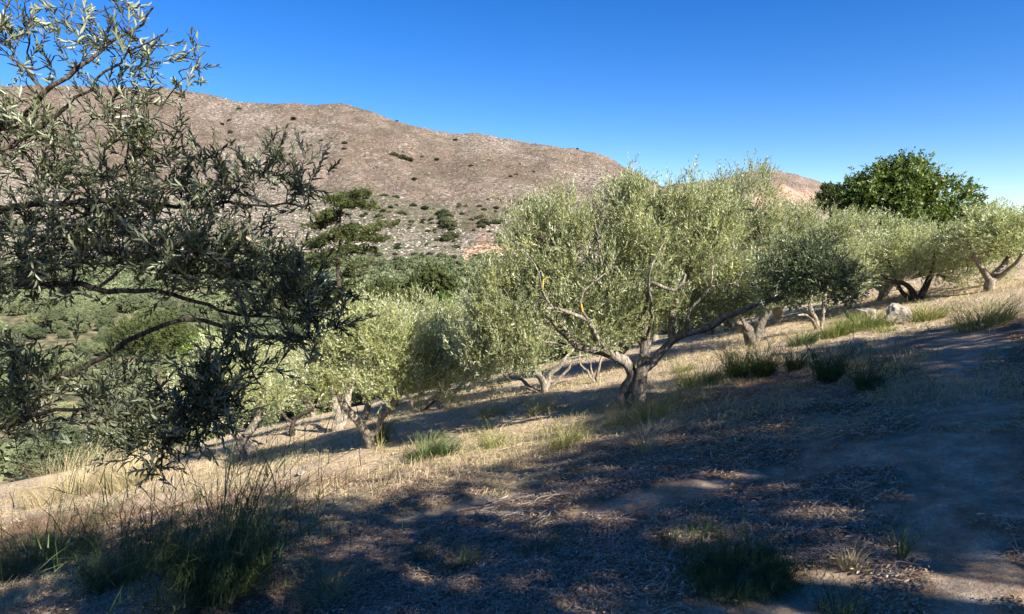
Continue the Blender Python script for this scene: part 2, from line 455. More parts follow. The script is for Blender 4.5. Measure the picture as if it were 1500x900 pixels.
# ------------------------------------------------------------------ plants: wood, leaves, stems
def tubes(chains, sides=7, gnarl=0.0, seed=0):
    V = []; Q = []; base = 0
    rs = RS(seed)
    for pts, rad in chains:
        pts = np.asarray(pts, float); n = len(pts)
        if n < 2: continue
        k = sides if max(rad) > 0.02 else (4 if max(rad) > 0.006 else 3)
        tan = np.gradient(pts, axis=0); tan = nrm(tan)
        up = np.array([0.31, 0.2, 0.93]) if abs(tan[0][2]) < 0.85 else np.array([1.0, 0.1, 0])
        s = nrm(np.cross(tan[0], up))
        ang = np.arange(k) * 2 * np.pi / k
        ph = rs.rand() * 6
        for i in range(n):
            s = nrm(s - tan[i] * np.dot(s, tan[i])); q = np.cross(tan[i], s)
            r = rad[i] * np.ones(k)
            if gnarl and rad[i] > 0.02:
                r = r * (1 + gnarl * (np.sin(ang * 3 + ph + i * 0.35) * 0.6 + np.sin(ang * 5 - ph * 2 + i * 0.22) * 0.4) + gnarl * 0.6 * (rs.rand(k) - .5))
            V.append(pts[i] + r[:, None] * (np.cos(ang)[:, None] * s + np.sin(ang)[:, None] * q))
            if i:
                a = base + (i - 1) * k; m = np.arange(k); m2 = (m + 1) % k
                Q.append(np.stack([a + m, a + m2, a + k + m2, a + k + m], -1))
        base += n * k
    if not V: return np.zeros((0, 3)), np.zeros((0, 4), int)
    return np.vstack(V), np.vstack(Q)

def smooth_poly(pts, step=0.1, wob=0.02, seed=0):
    pts = np.asarray(pts, float)
    if len(pts) == 2: pts = np.vstack([pts[0], (pts[0] + pts[1]) / 2, pts[1]])
    out = []
    P_ = np.vstack([2 * pts[0] - pts[1], pts, 2 * pts[-1] - pts[-2]])
    for i in range(1, len(P_) - 2):
        n = max(2, int(np.linalg.norm(P_[i + 1] - P_[i]) / step))
        for t in np.arange(n) / n:
            a, b, c, d = P_[i - 1], P_[i], P_[i + 1], P_[i + 2]
            out.append(0.5 * ((2 * b) + (-a + c) * t + (2 * a - 5 * b + 4 * c - d) * t * t + (-a + 3 * b - 3 * c + d) * t ** 3))
    out.append(pts[-1]); out = np.array(out)
    rs = RS(seed); n = len(out)
    w = np.cumsum(rs.randn(n, 3), 0); w -= np.linspace(0, 1, n)[:, None] * w[-1]
    return out + w * wob * 0.35

def grow(limbs, targets, step=0.14, seed=0, up=0.25, tip_r=0.0028, expo=2.35):
    """limbs: [(points, r_start, r_end)]; each target is joined to the nearest wood by a curved twig"""
    rs = RS(seed)
    pos = []; par = []; fix = []
    for k, (pts, r0, r1) in enumerate(limbs):
        q = smooth_poly(pts, step * 0.8, 0.03, seed + k)
        start = -1
        if k and pos:
            d = np.linalg.norm(np.array(pos) - q[0], axis=1); j = int(d.argmin())
            if d[j] < 0.5: start = j
        n = len(q)
        for i in range(n):
            if i == 0 and start >= 0:
                prev = start; continue
            par.append(start if i == 0 else prev); pos.append(q[i]); prev = len(pos) - 1
            t = i / (n - 1); fix.append(r0 * (1 - t) + r1 * t)
    npos = len(pos)
    A = np.zeros((npos + len(targets) * 40, 3)); A[:npos] = pos
    plen = np.zeros(len(A))
    for i in range(npos): plen[i] = 0 if par[i] < 0 else plen[par[i]] + np.linalg.norm(A[i] - A[par[i]])
    T = np.asarray(targets, float)
    if len(T):
        dd = np.array([np.min(np.linalg.norm(A[:npos] - t, axis=1)) for t in T])
        cnt = npos
        for t in T[np.argsort(dd)]:
            d = np.linalg.norm(A[:cnt] - t, axis=1)
            cost = d + 0.12 * plen[:cnt]
            cost[: min(4, npos)] += 5
            j = int(cost.argmin()); L = d[j]
            if L < 0.02: continue
            n = min(38, max(2, int(L / step) + 1))
            pd = nrm(A[j] - A[par[j]]) if par[j] >= 0 else np.array([0, 0, 1.0])
            ctrl = A[j] * 0.5 + t * 0.5 + pd * L * 0.22 + rs.randn(3) * L * 0.10 + np.array([0, 0, -up * L * 0.4])
            prev = j
            for i in range(1, n + 1):
                s = i / n
                q = (1 - s) ** 2 * A[j] + 2 * s * (1 - s) * ctrl + s * s * t
                if i < n: q = q + rs.randn(3) * step * 0.09
                A[cnt] = q; par.append(prev); fix.append(0.0); plen[cnt] = plen[prev] + L / n; prev = cnt; cnt += 1
    else: cnt = npos
    acc = np.zeros(cnt); rad = np.zeros(cnt); heavy = -np.ones(cnt, int); hv = np.zeros(cnt)
    for i in range(cnt - 1, -1, -1):
        a = acc[i] if acc[i] > 0 else tip_r ** expo
        r = a ** (1 / expo)
        rad[i] = fix[i] if i < npos and fix[i] > 0 else r
        p = par[i]
        if p >= 0:
            acc[p] += a
            if a > hv[p] and not (p < npos <= i and False): hv[p] = a; heavy[p] = i
    # along a given limb the limb itself carries on
    for i in range(npos - 1):
        if par[i + 1] == i: heavy[i] = i + 1
    chains = []
    for i in range(cnt):
        if par[i] < 0 or heavy[par[i]] != i:
            ch = [i]; k = i
            while heavy[k] >= 0: k = heavy[k]; ch.append(k)
            pts = A[ch]; rr = rad[ch]
            if par[i] >= 0:
                pts = np.vstack([A[par[i]], pts]); rr = np.concatenate([[min(rad[par[i]] * 0.8, rr[0] * 1.25)], rr])
            rr = np.minimum.accumulate(rr) if len(rr) else rr
            chains.append((pts, rr))
    return chains

def leaves(O, D, L, n, leaf=0.06, width=0.2, ang=38, close=False, seed=0, tint=None, spread_from=0.08, jit=0.18, droop=0.0):
    """O,D,L: shoot origins, directions, lengths; n leaves on each, in crossed pairs"""
    rs = RS(seed); m = len(O)
    O = np.repeat(O, n, 0); Dn = np.repeat(nrm(D), n, 0); Ls = np.repeat(L, n)
    k = np.tile(np.arange(n), m)
    f = spread_from + (1 - spread_from) * ((k // 2) * 2 + 1) / n + rs.randn(m * n) * 0.015
    a = (k % 2) * np.pi + ((k // 2) % 2) * np.pi / 2 + np.repeat(rs.rand(m) * 6.28, n) + rs.randn(m * n) * 0.35
    ref = np.where(np.abs(Dn[:, 2:3]) < 0.9, np.array([[0, 0, 1.0]]), np.array([[1.0, 0, 0]]))
    s = nrm(np.cross(Dn, ref)); q = np.cross(Dn, s)
    rad = np.cos(a)[:, None] * s + np.sin(a)[:, None] * q
    th = np.radians(ang) * (1.15 - 0.5 * f + rs.randn(m * n) * jit)
    d = nrm(Dn * np.cos(th)[:, None] + rad * np.sin(th)[:, None] + rs.randn(m * n, 3) * jit * 0.6 - np.array([0, 0, droop]))
    nn = Dn * np.sin(th)[:, None] - rad * np.cos(th)[:, None] + rs.randn(m * n, 3) * 0.25
    nn = nrm(nn - d * np.sum(nn * d, 1, keepdims=True)); sd = np.cross(nn, d)
    ll = leaf * (0.7 + 0.5 * rs.rand(m * n)) * (1.1 - 0.35 * f); w = ll * width
    b = O + Dn * (Ls * f)[:, None]
    tip = b + d * ll[:, None] - nn * (ll * 0.08 * rs.rand(m * n))[:, None]
    if tint is None: tv = rs.rand(m * n) * 0.7
    else: tv = np.clip(np.repeat(tint, n) + rs.randn(m * n) * 0.10, 0, 1)
    N = m * n; i0 = np.arange(N)
    if close:
        up = nn * (w * 0.28)[:, None]
        La = b + d * (ll * .3)[:, None] + sd * (w * .42)[:, None] + up; Lb = b + d * (ll * .68)[:, None] + sd * (w * .40)[:, None] + up
        Ra = b + d * (ll * .3)[:, None] - sd * (w * .42)[:, None] + up; Rb = b + d * (ll * .68)[:, None] - sd * (w * .40)[:, None] + up
        V = np.stack([b, La, Lb, tip, Rb, Ra], 1).reshape(-1, 3)
        Q = np.concatenate([np.stack([i0 * 6 + 0, i0 * 6 + 5, i0 * 6 + 4, i0 * 6 + 3], -1), np.stack([i0 * 6 + 0, i0 * 6 + 3, i0 * 6 + 2, i0 * 6 + 1], -1)])
        return V, Q, np.repeat(tv, 6)
    A_ = b + d * (ll * .45)[:, None] + sd * (w * .5)[:, None]; B_ = b + d * (ll * .45)[:, None] - sd * (w * .5)[:, None]
    V = np.stack([b, B_, tip, A_], 1).reshape(-1, 3)
    Q = np.stack([i0 * 4, i0 * 4 + 1, i0 * 4 + 2, i0 * 4 + 3], -1)
    return V, Q, np.repeat(tv, 4)

def lobe_pts(lobes, seed=0, shell=0.6, clump=0.35, floor=None):
    """points in a set of ellipsoids (centre, radii, count), thicker towards their surface, with gaps"""
    rs = RS(seed); out = []; cen = []
    for c, r, n in lobes:
        c = np.array(c, float); r = np.array(r, float) * np.ones(3); got = 0; tries = 0
        while got < n and tries < 60:
            tries += 1
            u = nrm(rs.randn(n, 3)); rho = np.where(rs.rand(n) < shell, 0.72 + 0.30 * rs.rand(n), rs.rand(n) ** 0.5 * 0.8)
            q = c + u * rho[:, None] * r
            g = np.array([mnoise.noise(Vector(v / clump + seed)) for v in q])
            ok = (g > -0.04 - 0.1 * rs.rand(n))
            if floor is not None: ok &= q[:, 2] > floor
            q = q[ok][: n - got]; got += len(q); out.append(q); cen.append(np.repeat(c[None], len(q), 0))
    return np.vstack(out), np.vstack(cen)

def shoots(T, C, per=6, length=(0.16, 0.34), spread=0.10, upb=0.55, outb=0.7, rnd=0.5, seed=0):
    rs = RS(seed); m = len(T) * per
    O = np.repeat(T, per, 0) + rs.randn(m, 3) * spread
    out = nrm(np.repeat(T - C, per, 0))
    D = nrm(out * outb + np.array([0, 0, upb]) + rs.randn(m, 3) * rnd)
    L = length[0] + (length[1] - length[0]) * rs.rand(m)
    return O - D * L[:, None] * 0.25, D, L

def make_tree(name, label, cat, loc, limbs, lobes, leafm, barkm, seed=1, per=6, nleaf=14, leaf=0.06, width=0.2, close=False, stems=False,
              group=None, step=0.14, slen=(.16, .34), upb=.55, outb=.7, rnd=.5, spread=.10, sides=8, ang=38, tint=(0.1, 0.6), shell=.6, clump=.45, floor=None, gnarl=.30, rz=0, yellow=0.0, jit=.18):
    root = thing(name, label, cat, loc, rz, group)
    T, C = lobe_pts(lobes, seed, shell, clump, floor)
    ch = grow(limbs, T, step, seed)
    O, D, L = shoots(T, C, per, slen, spread, upb, outb, rnd, seed + 5)
    rs = RS(seed + 9)
    if stems:
        for o_, d_, l_ in zip(O, D, L): ch.append((np.array([o_, o_ + d_ * l_ * .5, o_ + d_ * l_]), np.array([.0022, .0017, .001])))
    V, Q = tubes(ch, sides, gnarl, seed)
    mesh_obj('trunk', V, Q, barkm, root, smooth=True)
    tn = np.repeat(tint[0] + (tint[1] - tint[0]) * rs.rand(len(T)), per)
    if yellow: tn = np.where(rs.rand(len(tn)) < yellow, 0.95, tn)
    V, Q, tv = leaves(O, D, L, nleaf, leaf, width, ang, close, seed + 7, tn, jit=jit)
    mesh_obj('crown', V, Q, leafm, root, attrs=dict(tint=tv))
    return root

def blades(O, n_seg=3, height=(.2, .4), lean=.35, bend=.3, width=.004, seed=0, tint=None, dirs=None, az=None):
    """thin upright stems; O are their feet"""
    rs = RS(seed); m = len(O)
    h = height[0] + (height[1] - height[0]) * rs.rand(m) if not isinstance(height, np.ndarray) else height
    if az is None: az = rs.rand(m) * 6.283
    le = np.abs(rs.randn(m)) * lean if dirs is None else dirs
    hz = np.stack([np.cos(az), np.sin(az), np.zeros(m)], -1)
    sd = np.stack([-np.sin(az + rs.rand(m) * 2), np.cos(az + rs.rand(m)), rs.randn(m) * .2], -1); sd = nrm(sd)
    V = []; 
    wob = rs.randn(m, 3) * 0.02
    for i in range(n_seg + 1):
        t = i / n_seg
        th = le + bend * t * t
        c = O + hz * (np.sin(th) * h * t)[:, None] + np.array([0, 0, 1.0]) * (np.cos(th) * h * t)[:, None] + wob * (math.sin(t * 5) * h)[:, None]
        w = width * (1 - 0.75 * t)
        if not np.isscalar(w): w = w[:, None]
        V += [c - sd * w * .5, c + sd * w * .5]
    k = 2 * (n_seg + 1)
    V = np.stack(V, 1).reshape(-1, 3); b0 = np.arange(m) * k
    Q = np.concatenate([np.stack([b0 + 2 * i, b0 + 2 * i + 1, b0 + 2 * i + 3, b0 + 2 * i + 2], -1) for i in range(n_seg)])
    tv = rs.rand(m) if tint is None else np.clip(tint[0] + (tint[1] - tint[0]) * rs.rand(m), 0, 1)
    return V, Q, np.repeat(tv, k)

# ------------------------------------------------------------------ the main olive tree
def loc_limb(base, pts, r0, r1):
    return ([np.array(p, float) - base for p in pts], r0, r1)

B = G(925, 600)
D0 = float(B[1])
def m(px, py, dd=0.0): return P(px, py, D0 + dd)
Bz = B.copy(); B0 = B - np.array([0, 0, 0.08])
main_limbs = [
    loc_limb(B, [m(938, 606), m(935, 570), m(944, 530), m(947, 500), m(942, 470, .1), m(930, 430, .2), m(925, 380, .2), m(930, 320, .1)], .105, .028),
    loc_limb(B, [m(915, 606, .1), m(912, 578, .1), m(922, 556, .05), m(918, 538), m(900, 520, -.1), m(878, 511, -.2), m(850, 505, -.2), m(835, 495, -.3), m(810, 470, -.4)], .095, .03),
    loc_limb(B, [m(950, 545, 0), m(968, 520, -.1), m(985, 502, -.1), m(1005, 492, -.3), m(1040, 478, -.6), m(1062, 463, -.8), m(1090, 452, -1.0), m(1140, 437, -1.2), m(1185, 420, -1.3)], .06, .02),
    loc_limb(B, [m(980, 505, -.1), m(983, 480, 0), m(985, 455, .1), m(1000, 420, .3), m(1010, 370, .3), m(1020, 310, .2)], .07, .02),
    loc_limb(B, [m(905, 525), m(880, 505, -.5), m(868, 480, -.7), m(850, 465, -.8), m(820, 453, -.9), m(800, 452, -1.0)], .05, .015),
    loc_limb(B, [m(868, 482, -.7), m(850, 440, -.8), m(870, 410, -.8), m(895, 395, -.7)], .022, .008),
    loc_limb(B, [m(878, 511, -.2), m(850, 460, .5), m(830, 400, .6), m(820, 350, .5)], .06, .02),
    loc_limb(B, [m(944, 480, 0), m(950, 420, -.8), m(962, 416, -.9), m(988, 423, -1.0), m(1000, 412, -1.0), m(1004, 402, -1.0)], .03, .016),
    loc_limb(B, [m(930, 430, .2), m(885, 380, -.3), m(870, 320, -.4)], .04, .012),
    loc_limb(B, [m(947, 500, 0), m(955, 450, -.7), m(948, 400, -.95), m(962, 372, -.9), m(975, 345, -.6)], .028, .008),
    loc_limb(B, [m(835, 495, -.3), m(800, 440, -.6), m(790, 400, -.8), m(770, 370, -.7)], .026, .008),
    loc_limb(B, [m(1005, 492, -.3), m(1010, 455, -.5), m(1040, 420, -.6), m(1045, 380, -.5)], .026, .008),
    loc_limb(B, [m(850, 505, -.2), m(800, 500, -.5), m(760, 515, -.6), m(720, 535, -.6)], .022, .006),
]
def lobe(base, px, py, dd, rx, ry, rz, n, d0=None):
    d0 = D0 if d0 is None else d0
    c = P(px, py, d0 + dd) - base
    s = (d0 + dd) / F
    return (c, (rx * s, rz, ry * s), n)
main_lobes = [
    lobe(B, 800, 375, .2, 70, 75, .9, 190), lobe(B, 830, 330, .3, 60, 42, .8, 100), lobe(B, 750, 440, 0, 60, 60, .8, 110),
    lobe(B, 930, 335, .1, 52, 58, .9, 160), lobe(B, 930, 290, .2, 34, 22, .5, 36), lobe(B, 985, 300, .3, 40, 24, .6, 44), lobe(B, 930, 400, .1, 75, 60, 1.0, 120),
    lobe(B, 1015, 345, .2, 60, 64, .9, 160), lobe(B, 1020, 420, .4, 70, 55, .8, 90), lobe(B, 860, 420, -.3, 80, 60, .7, 110), lobe(B, 900, 455, .4, 90, 32, .6, 60), lobe(B, 1050, 320, .3, 40, 40, .7, 60), lobe(B, 1010, 450, .6, 60, 34, .6, 50),
    lobe(B, 925, 460, .3, 60, 40, .4, 60), lobe(B, 905, 470, -.3, 40, 22, .3, 24), lobe(B, 1060, 450, .3, 50, 30, .5, 50), lobe(B, 1110, 420, -.2, 50, 34, .5, 60), lobe(B, 715, 500, -.3, 45, 52, .5, 90), lobe(B, 765, 510, -.4, 50, 34, .5, 60), lobe(B, 700, 430, 0, 34, 46, .5, 50), lobe(B, 850, 470, -.4, 80, 25, .5, 40)]
make_tree('olive_tree', 'large silvery olive tree with two leaning trunks in the middle of the grove', 'olive tree', B, main_limbs, main_lobes, M_OLIVE, M_BARK_MAIN,
          seed=11, per=6, nleaf=15, leaf=.068, width=.24, slen=(.14, .34), group=None, yellow=.008, sides=10, upb=.95, outb=.5, rnd=.42, tint=(.1, .7))
# its long dark low limb on the right carries a separate dense spray of leaves: part of the same tree, its shade put into darker leaf and bark colours
main = COL.objects['olive_tree']
dl = [lobe(B, 1150, 405, -1.2, 42, 38, .35, 90), lobe(B, 1205, 400, -1.3, 48, 36, .35, 110), lobe(B, 1180, 370, -1.1, 40, 30, .3, 50), lobe(B, 1225, 425, -1.3, 28, 24, .25, 34)]
T, C = lobe_pts(dl, 55, .5, .25)
ch = grow([loc_limb(B, [m(1140, 437, -1.2), m(1170, 425, -1.25), m(1200, 410, -1.3)], .022, .01)], T, .12, 56)
V, Q = tubes(ch, 6, .1, 5)
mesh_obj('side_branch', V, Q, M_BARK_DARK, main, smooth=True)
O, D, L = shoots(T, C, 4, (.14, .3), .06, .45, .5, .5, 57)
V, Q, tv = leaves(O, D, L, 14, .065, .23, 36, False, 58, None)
o = mesh_obj('side_spray', V, Q, M_OLIVE_SHADED, main, attrs=dict(tint=tv))
o['label'] = 'dense shade-coloured dark green spray of leaves at the end of the low right limb'

# ------------------------------------------------------------------ other olive trees of the grove
def std_olive(name, label, px, py, stems, lobes_px, leafm, barkm, seed, per=6, leaf=.075, width=.27, group=None, nleaf=12, yoff=0.0, **kw):
    """stems: lists of (px,py,dd) from the base; lobes: (px,py,dd,rx,ry,rdepth,n)"""
    b = G(px, py); d0 = float(b[1])
    lim = []
    for pts, r0, r1 in stems:
        lim.append(([P(a, c, d0 + e) - b for a, c, e in pts], r0, r1))
    lb = [lobe(b, *q, d0=d0) for q in lobes_px]
    return make_tree(name, label, 'olive tree', b, lim, lb, leafm, barkm, seed=seed, per=per, leaf=leaf, width=width, nleaf=nleaf, group=group, **kw)

GR = 'olive trees of the sunlit grove'
std_olive('olive_tree', 'pale green round olive tree with low forked trunk left of the centre', 545, 655,
    [([(548, 662, 0), (540, 640, 0), (522, 615, 0), (505, 590, 0), (490, 560, .1), (488, 520, .2)], .09, .025),
     ([(552, 640, 0), (560, 612, 0), (572, 596, 0), (588, 575, .1), (600, 550, .2), (615, 510, .3)], .065, .02),
     ([(530, 625, 0), (540, 580, .5), (545, 520, .6), (550, 480, .6)], .07, .02)],
    [(500, 520, .2, 62, 55, .8, 120), (560, 500, .2, 70, 58, .9, 150), (625, 525, .2, 62, 52, .8, 130), (580, 555, -.2, 90, 40, .7, 90), (660, 550, .3, 32, 40, .5, 50), (470, 560, 0, 34, 32, .5, 40), (530, 470, .3, 40, 30, .5, 50)],
    M_OLIVE_PALE, M_BARK_PALE, 21, per=6, group=GR, upb=.8)
std_olive('olive_tree', 'small olive tree with pale twisted trunk behind the dark broom, at the left', 358, 674,
    [([(362, 680, 0), (352, 655, 0), (362, 638, 0), (374, 622, .1), (380, 600, .2), (390, 570, .2)], .13, .03), ([(355, 645, 0), (335, 630, .2), (315, 600, .3), (300, 570, .3)], .05, .02)],
    [(330, 570, .3, 70, 52, 1.0, 150), (290, 590, .3, 50, 45, .8, 80), (390, 575, .4, 40, 45, .7, 80), (340, 520, .4, 60, 30, .8, 90)],
    M_OLIVE_PALE, M_BARK_PALE, 22, group=GR)
std_olive('olive_tree', 'low olive tree with dark trunk and curling bare pale limb', 426, 640,
    [([(428, 645, 0), (427, 625, 0), (432, 612, 0), (445, 605, -.1), (458, 595, -.2), (464, 575, -.2), (450, 565, -.2), (436, 558, -.2)], .075, .018),
     ([(464, 600, -.2), (478, 592, -.3), (484, 580, -.3)], .03, .012), ([(426, 620, 0), (410, 600, .1), (395, 580, .2), (400, 550, .3)], .05, .02)],
    [(400, 560, .4, 48, 40, .7, 120), (430, 540, .8, 50, 34, .7, 90), (372, 560, .5, 34, 34, .6, 60)], M_OLIVE_PALE, M_BARK_DARK, 23, group=GR)
std_olive('olive_tree', 'olive tree with pale split trunk shaped like a V, behind the low forked tree', 496, 630,
    [([(492, 634, 0), (497, 610, 0), (490, 590, .1), (484, 570, .1), (476, 540, .2)], .13, .03), ([(500, 634, 0), (503, 605, 0), (508, 585, 0), (516, 560, .2), (520, 520, .3)], .12, .03)],
    [(480, 530, .8, 52, 40, .9, 110), (520, 500, 1.0, 52, 44, .9, 100)], M_OLIVE_PALE, M_BARK_PALE, 24, group=GR)
std_olive('olive_tree', 'olive tree leaning right with grey trunk, right of the low forked tree', 622, 602,
    [([(612, 606, 0), (628, 588, 0), (642, 575, 0), (655, 560, .2), (660, 530, .3)], .09, .03), ([(606, 600, 0), (602, 580, .1), (590, 570, .2), (580, 550, .3)], .08, .02)],
    [(640, 500, .6, 60, 55, 1.0, 160), (690, 510, .8, 40, 50, .8, 80), (610, 470, .9, 50, 40, .8, 80)], M_OLIVE_PALE, M_BARK, 25, group=GR)
std_olive('olive_tree', 'olive tree with short dark forked trunk, left of the pale fan', 650, 598,
    [([(646, 602, 0), (645, 585, 0), (650, 575, 0), (640, 555, .2), (650, 520, .3)], .075, .02), ([(652, 600, 0), (660, 582, 0), (670, 570, .1), (690, 540, .2)], .07, .02)],
    [(690, 520, .6, 55, 45, .9, 110), (670, 470, 1.0, 50, 40, .9, 80), (720, 540, .4, 36, 34, .6, 50)], M_OLIVE, M_BARK, 26, group=GR)
std_olive('olive_tree', 'olive tree with bare pale stems fanning out left of the big tree', 795, 575,
    [([(798, 580, 0), (796, 562, 0), (785, 548, 0), (774, 530, 0), (765, 510, .1), (755, 480, .2)], .085, .02), ([(800, 575, 0), (805, 550, 0), (818, 538, 0), (828, 525, 0), (845, 505, .2)], .08, .02),
     ([(796, 565, 0), (788, 540, .1), (780, 520, .2), (790, 480, .4)], .05, .02), ([(800, 572, 0), (818, 556, -.1), (832, 540, -.1), (838, 530, -.1), (852, 528, -.1)], .04, .014), ([(780, 575, .2), (765, 556, .3), (745, 555, .4), (735, 545, .5)], .05, .018)],
    [(760, 480, .8, 62, 52, 1.0, 150), (830, 470, 1.0, 60, 50, 1.0, 100), (720, 450, 1.3, 50, 44, .8, 90)], M_OLIVE, M_BARK_PALE, 27, group=GR)
std_olive('olive_tree', 'thin stemmed small olive tree seen left of the twin trunks of the big tree', 872, 560,
    [([(874, 563, 0), (876, 545, 0), (880, 530, 0), (885, 500, .2)], .035, .015), ([(869, 563, 0), (862, 545, 0), (853, 535, 0), (850, 510, .2)], .03, .012), ([(872, 560, 0), (866, 540, .1), (866, 520, .1)], .025, .01)],
    [(870, 480, .8, 60, 40, .9, 110)], M_OLIVE, M_BARK_PALE, 28, group=GR)
std_olive('olive_tree', 'tall silvery olive tree with dark forked trunk right of the big tree', 1100, 508,
    [([(1104, 512, 0), (1102, 498, 0), (1098, 488, 0), (1086, 478, 0), (1078, 468, .1), (1082, 440, .2), (1075, 380, .3)], .14, .03), ([(1106, 505, 0), (1112, 485, 0), (1122, 465, 0), (1130, 440, .1), (1125, 390, .3), (1110, 320, .4)], .10, .03),
     ([(1100, 490, 0), (1088, 470, -.2), (1080, 455, -.2)], .05, .02)],
    [(1090, 300, .6, 48, 62, 1.0, 190), (1100, 370, .4, 70, 60, 1.1, 180), (1150, 350, .6, 52, 54, 1.0, 140), (1050, 400, .4, 50, 50, .8, 100), (1140, 420, .2, 50, 30, .7, 60)], M_OLIVE, M_BARK, 29, per=6, group=GR, upb=1.1, rnd=.36)
std_olive('olive_tree', 'olive tree with slim pale arching stems beside the grassy bank at the right', 1195, 484,
    [([(1198, 488, 0), (1192, 470, 0), (1182, 462, 0), (1168, 462, -.1)], .05, .02), ([(1200, 488, 0), (1196, 465, 0), (1188, 452, 0), (1190, 420, .3)], .06, .02), ([(1203, 488, 0), (1205, 462, 0), (1206, 440, .1), (1215, 400, .3)], .075, .02)],
    [(1185, 350, .6, 60, 56, 1.1, 180), (1220, 400, .4, 44, 44, .9, 110), (1240, 350, .8, 40, 36, .8, 80)], M_OLIVE, M_BARK_PALE, 30, per=6, group=GR, upb=.7)
std_olive('olive_tree', 'grey green olive tree above the boulder with dark tangled limbs near the right side', 1338, 442,
    [([(1340, 446, 0), (1338, 428, 0), (1325, 415, -.1), (1305, 412, -.2), (1295, 405, -.2)], .1, .03), ([(1345, 445, 0), (1355, 420, 0), (1365, 395, .2), (1370, 370, .2)], .1, .03), ([(1335, 440, 0), (1320, 425, .2), (1310, 400, .3), (1300, 380, .4)], .06, .02)],
    [(1330, 370, .4, 52, 36, 1.1, 150), (1375, 375, .5, 56, 44, 1.1, 140), (1285, 385, .6, 44, 36, .9, 110), (1430, 390, .6, 50, 40, 1.0, 110)], M_OLIVE_PALE, M_BARK_DARK, 31, per=6, group=GR)
std_olive('olive_tree', 'dull grey olive tree at the far left beyond the yellow grass', 178, 668,
    [([(180, 672, 0), (178, 640, 0), (190, 610, .1), (200, 570, .3)], .1, .03), ([(176, 660, 0), (150, 620, .1), (120, 590, .2)], .07, .02)],
    [(190, 570, .6, 62, 50, 1.0, 150), (110, 570, .6, 70, 52, 1.0, 140), (230, 620, .3, 34, 30, .6, 50), (150, 620, .2, 40, 30, .6, 50)], M_OLIVE_PALE, M_BARK, 32, group=GR)
# generic variants for the rows behind
def row_tree(px, py, h, w, seed, label, mat=M_OLIVE_PALE, first=None):
    b = G(px, py)
    if first is not None:
        return dup(first, b, seed * 1.3, label, GR, (w, w, h))
    rs = RS(seed)
    lim = [([(0, 0, -.1), (.05, .0, .3), (-.15, .1, .7), (-.5, .2, 1.2), (-.8, .2, 1.7)], .14, .04), ([(0.05, 0, -.1), (.1, .0, .35), (.35, -.1, .8), (.6, -.2, 1.3), (.7, 0, 1.8)], .12, .04), ([(0, 0, .3), (.0, .4, .9), (.1, .7, 1.5)], .08, .03)]
    lb = [((-.7, .1, 1.9), (.9, .9, .8), 110), ((.6, 0, 2.0), (1.0, .9, .85), 120), ((0, .6, 2.3), (.9, .8, .8), 80), ((0, -.6, 1.7), (1.1, .7, .7), 90), ((0, 0, 2.6), (.8, .8, .6), 70)]
    r = make_tree('olive_tree', label, 'olive tree', b, lim, lb, mat, M_BARK_PALE, seed=seed, per=5, leaf=.10, width=.32, nleaf=10, group=GR)
    r.scale = (w, w, h)
    return r
v1 = row_tree(745, 545, 1, 1, 61, 'round second row olive tree between the pale fan of stems and the forked trunks')
v2 = row_tree(1290, 440, 1, 1.1, 62, 'olive tree behind the green bank, left of the boulder', M_OLIVE)
v2.scale = (1.1, 1.1, .8)
rows = [(280, 600, .95, 1.0, v1, 'pale olive crown below the bright yellow green bush at the left'),
        (215, 585, .9, 1.0, v2, 'darker olive tree behind the arching foreground branch at the left'),
        (445, 590, .95, 1.05, v1, 'olive tree in the second row behind the curling pale limb'),
        (600, 560, 1.0, 1.0, v2, 'olive tree peeping over the low forked tree in the second row'),
        (690, 532, 1.15, .9, v1, 'bright upright olive tree top left of the big tree, in front of the valley'),
        (40, 640, .9, 1.0, v2, 'olive tree at the far left behind the tall dull grass'),
        (-30, 610, .9, 1.0, v1, 'olive tree beyond the left edge of the photograph, downhill'),
        (120, 575, .9, 1.0, v2, 'olive tree in the third row at the left, below the arching branch'),
        (0, 570, .9, 1.0, v1, 'olive tree in the third row near the left edge'),
        (1065, 484, .62, .9, v1, 'low spreading olive tree between the big tree and the dark forked trunk'),
        (1140, 474, .62, 1.0, v2, 'low dark olive tree behind the broom row, right of the dark forked trunk'),
        (1230, 448, .70, 1.0, v1, 'low pale olive tree behind the green bank at the right'),
        (1320, 424, .70, 1.1, v2, 'olive tree in the back row, over the upright boulder'),
        (985, 484, .66, 1.0, v1, 'low olive tree in the gap behind the low right limb'),
        (575, 596, .66, .9, v2, 'low olive tree filling the gap behind the low forked tree'),
        (700, 570, .62, .9, v1, 'low olive tree behind the short forked trunk and the pale fan'),
        (460, 610, .70, .9, v1, 'low olive tree between the curling pale limb and the split trunk'),
        (310, 640, .66, .9, v2, 'low olive tree left of the pale twisted trunk'),
        (905, 532, .62, .9, v2, 'low olive tree in the gap left of the twin trunks'),
        (100, 620, 1.0, 1.1, v1, 'olive tree at the left end of the second row'),
        (960, 500, 1.0, 1.0, v2, 'olive tree hidden behind the big tree, seen between its trunks'),
        (1040, 490, .9, .9, v1, 'olive tree right behind the yellow lichened stem of the big tree'),
        (1160, 455, 1.0, 1.0, v1, 'olive tree behind the tall silvery tree at the right'),
        (1255, 428, .75, 1.0, v2, 'olive tree below the broad leaved tree, in the back row'),
        (850, 520, 1.0, 1.0, v1, 'olive tree behind the thin stems of the small tree'),
        (360, 575, .9, 1.0, v2, 'olive tree under the dark spray of the foreground branch'),
        (1450, 425, .65, .9, v1, 'olive tree at the right end of the back row'),
        (530, 552, .9, 1.0, v1, 'olive tree in the third row under the spreading conifer')]
for i, (px, py, h, w, v, lab) in enumerate(rows):
    row_tree(px, py, h, w, i + 1, lab, first=v)

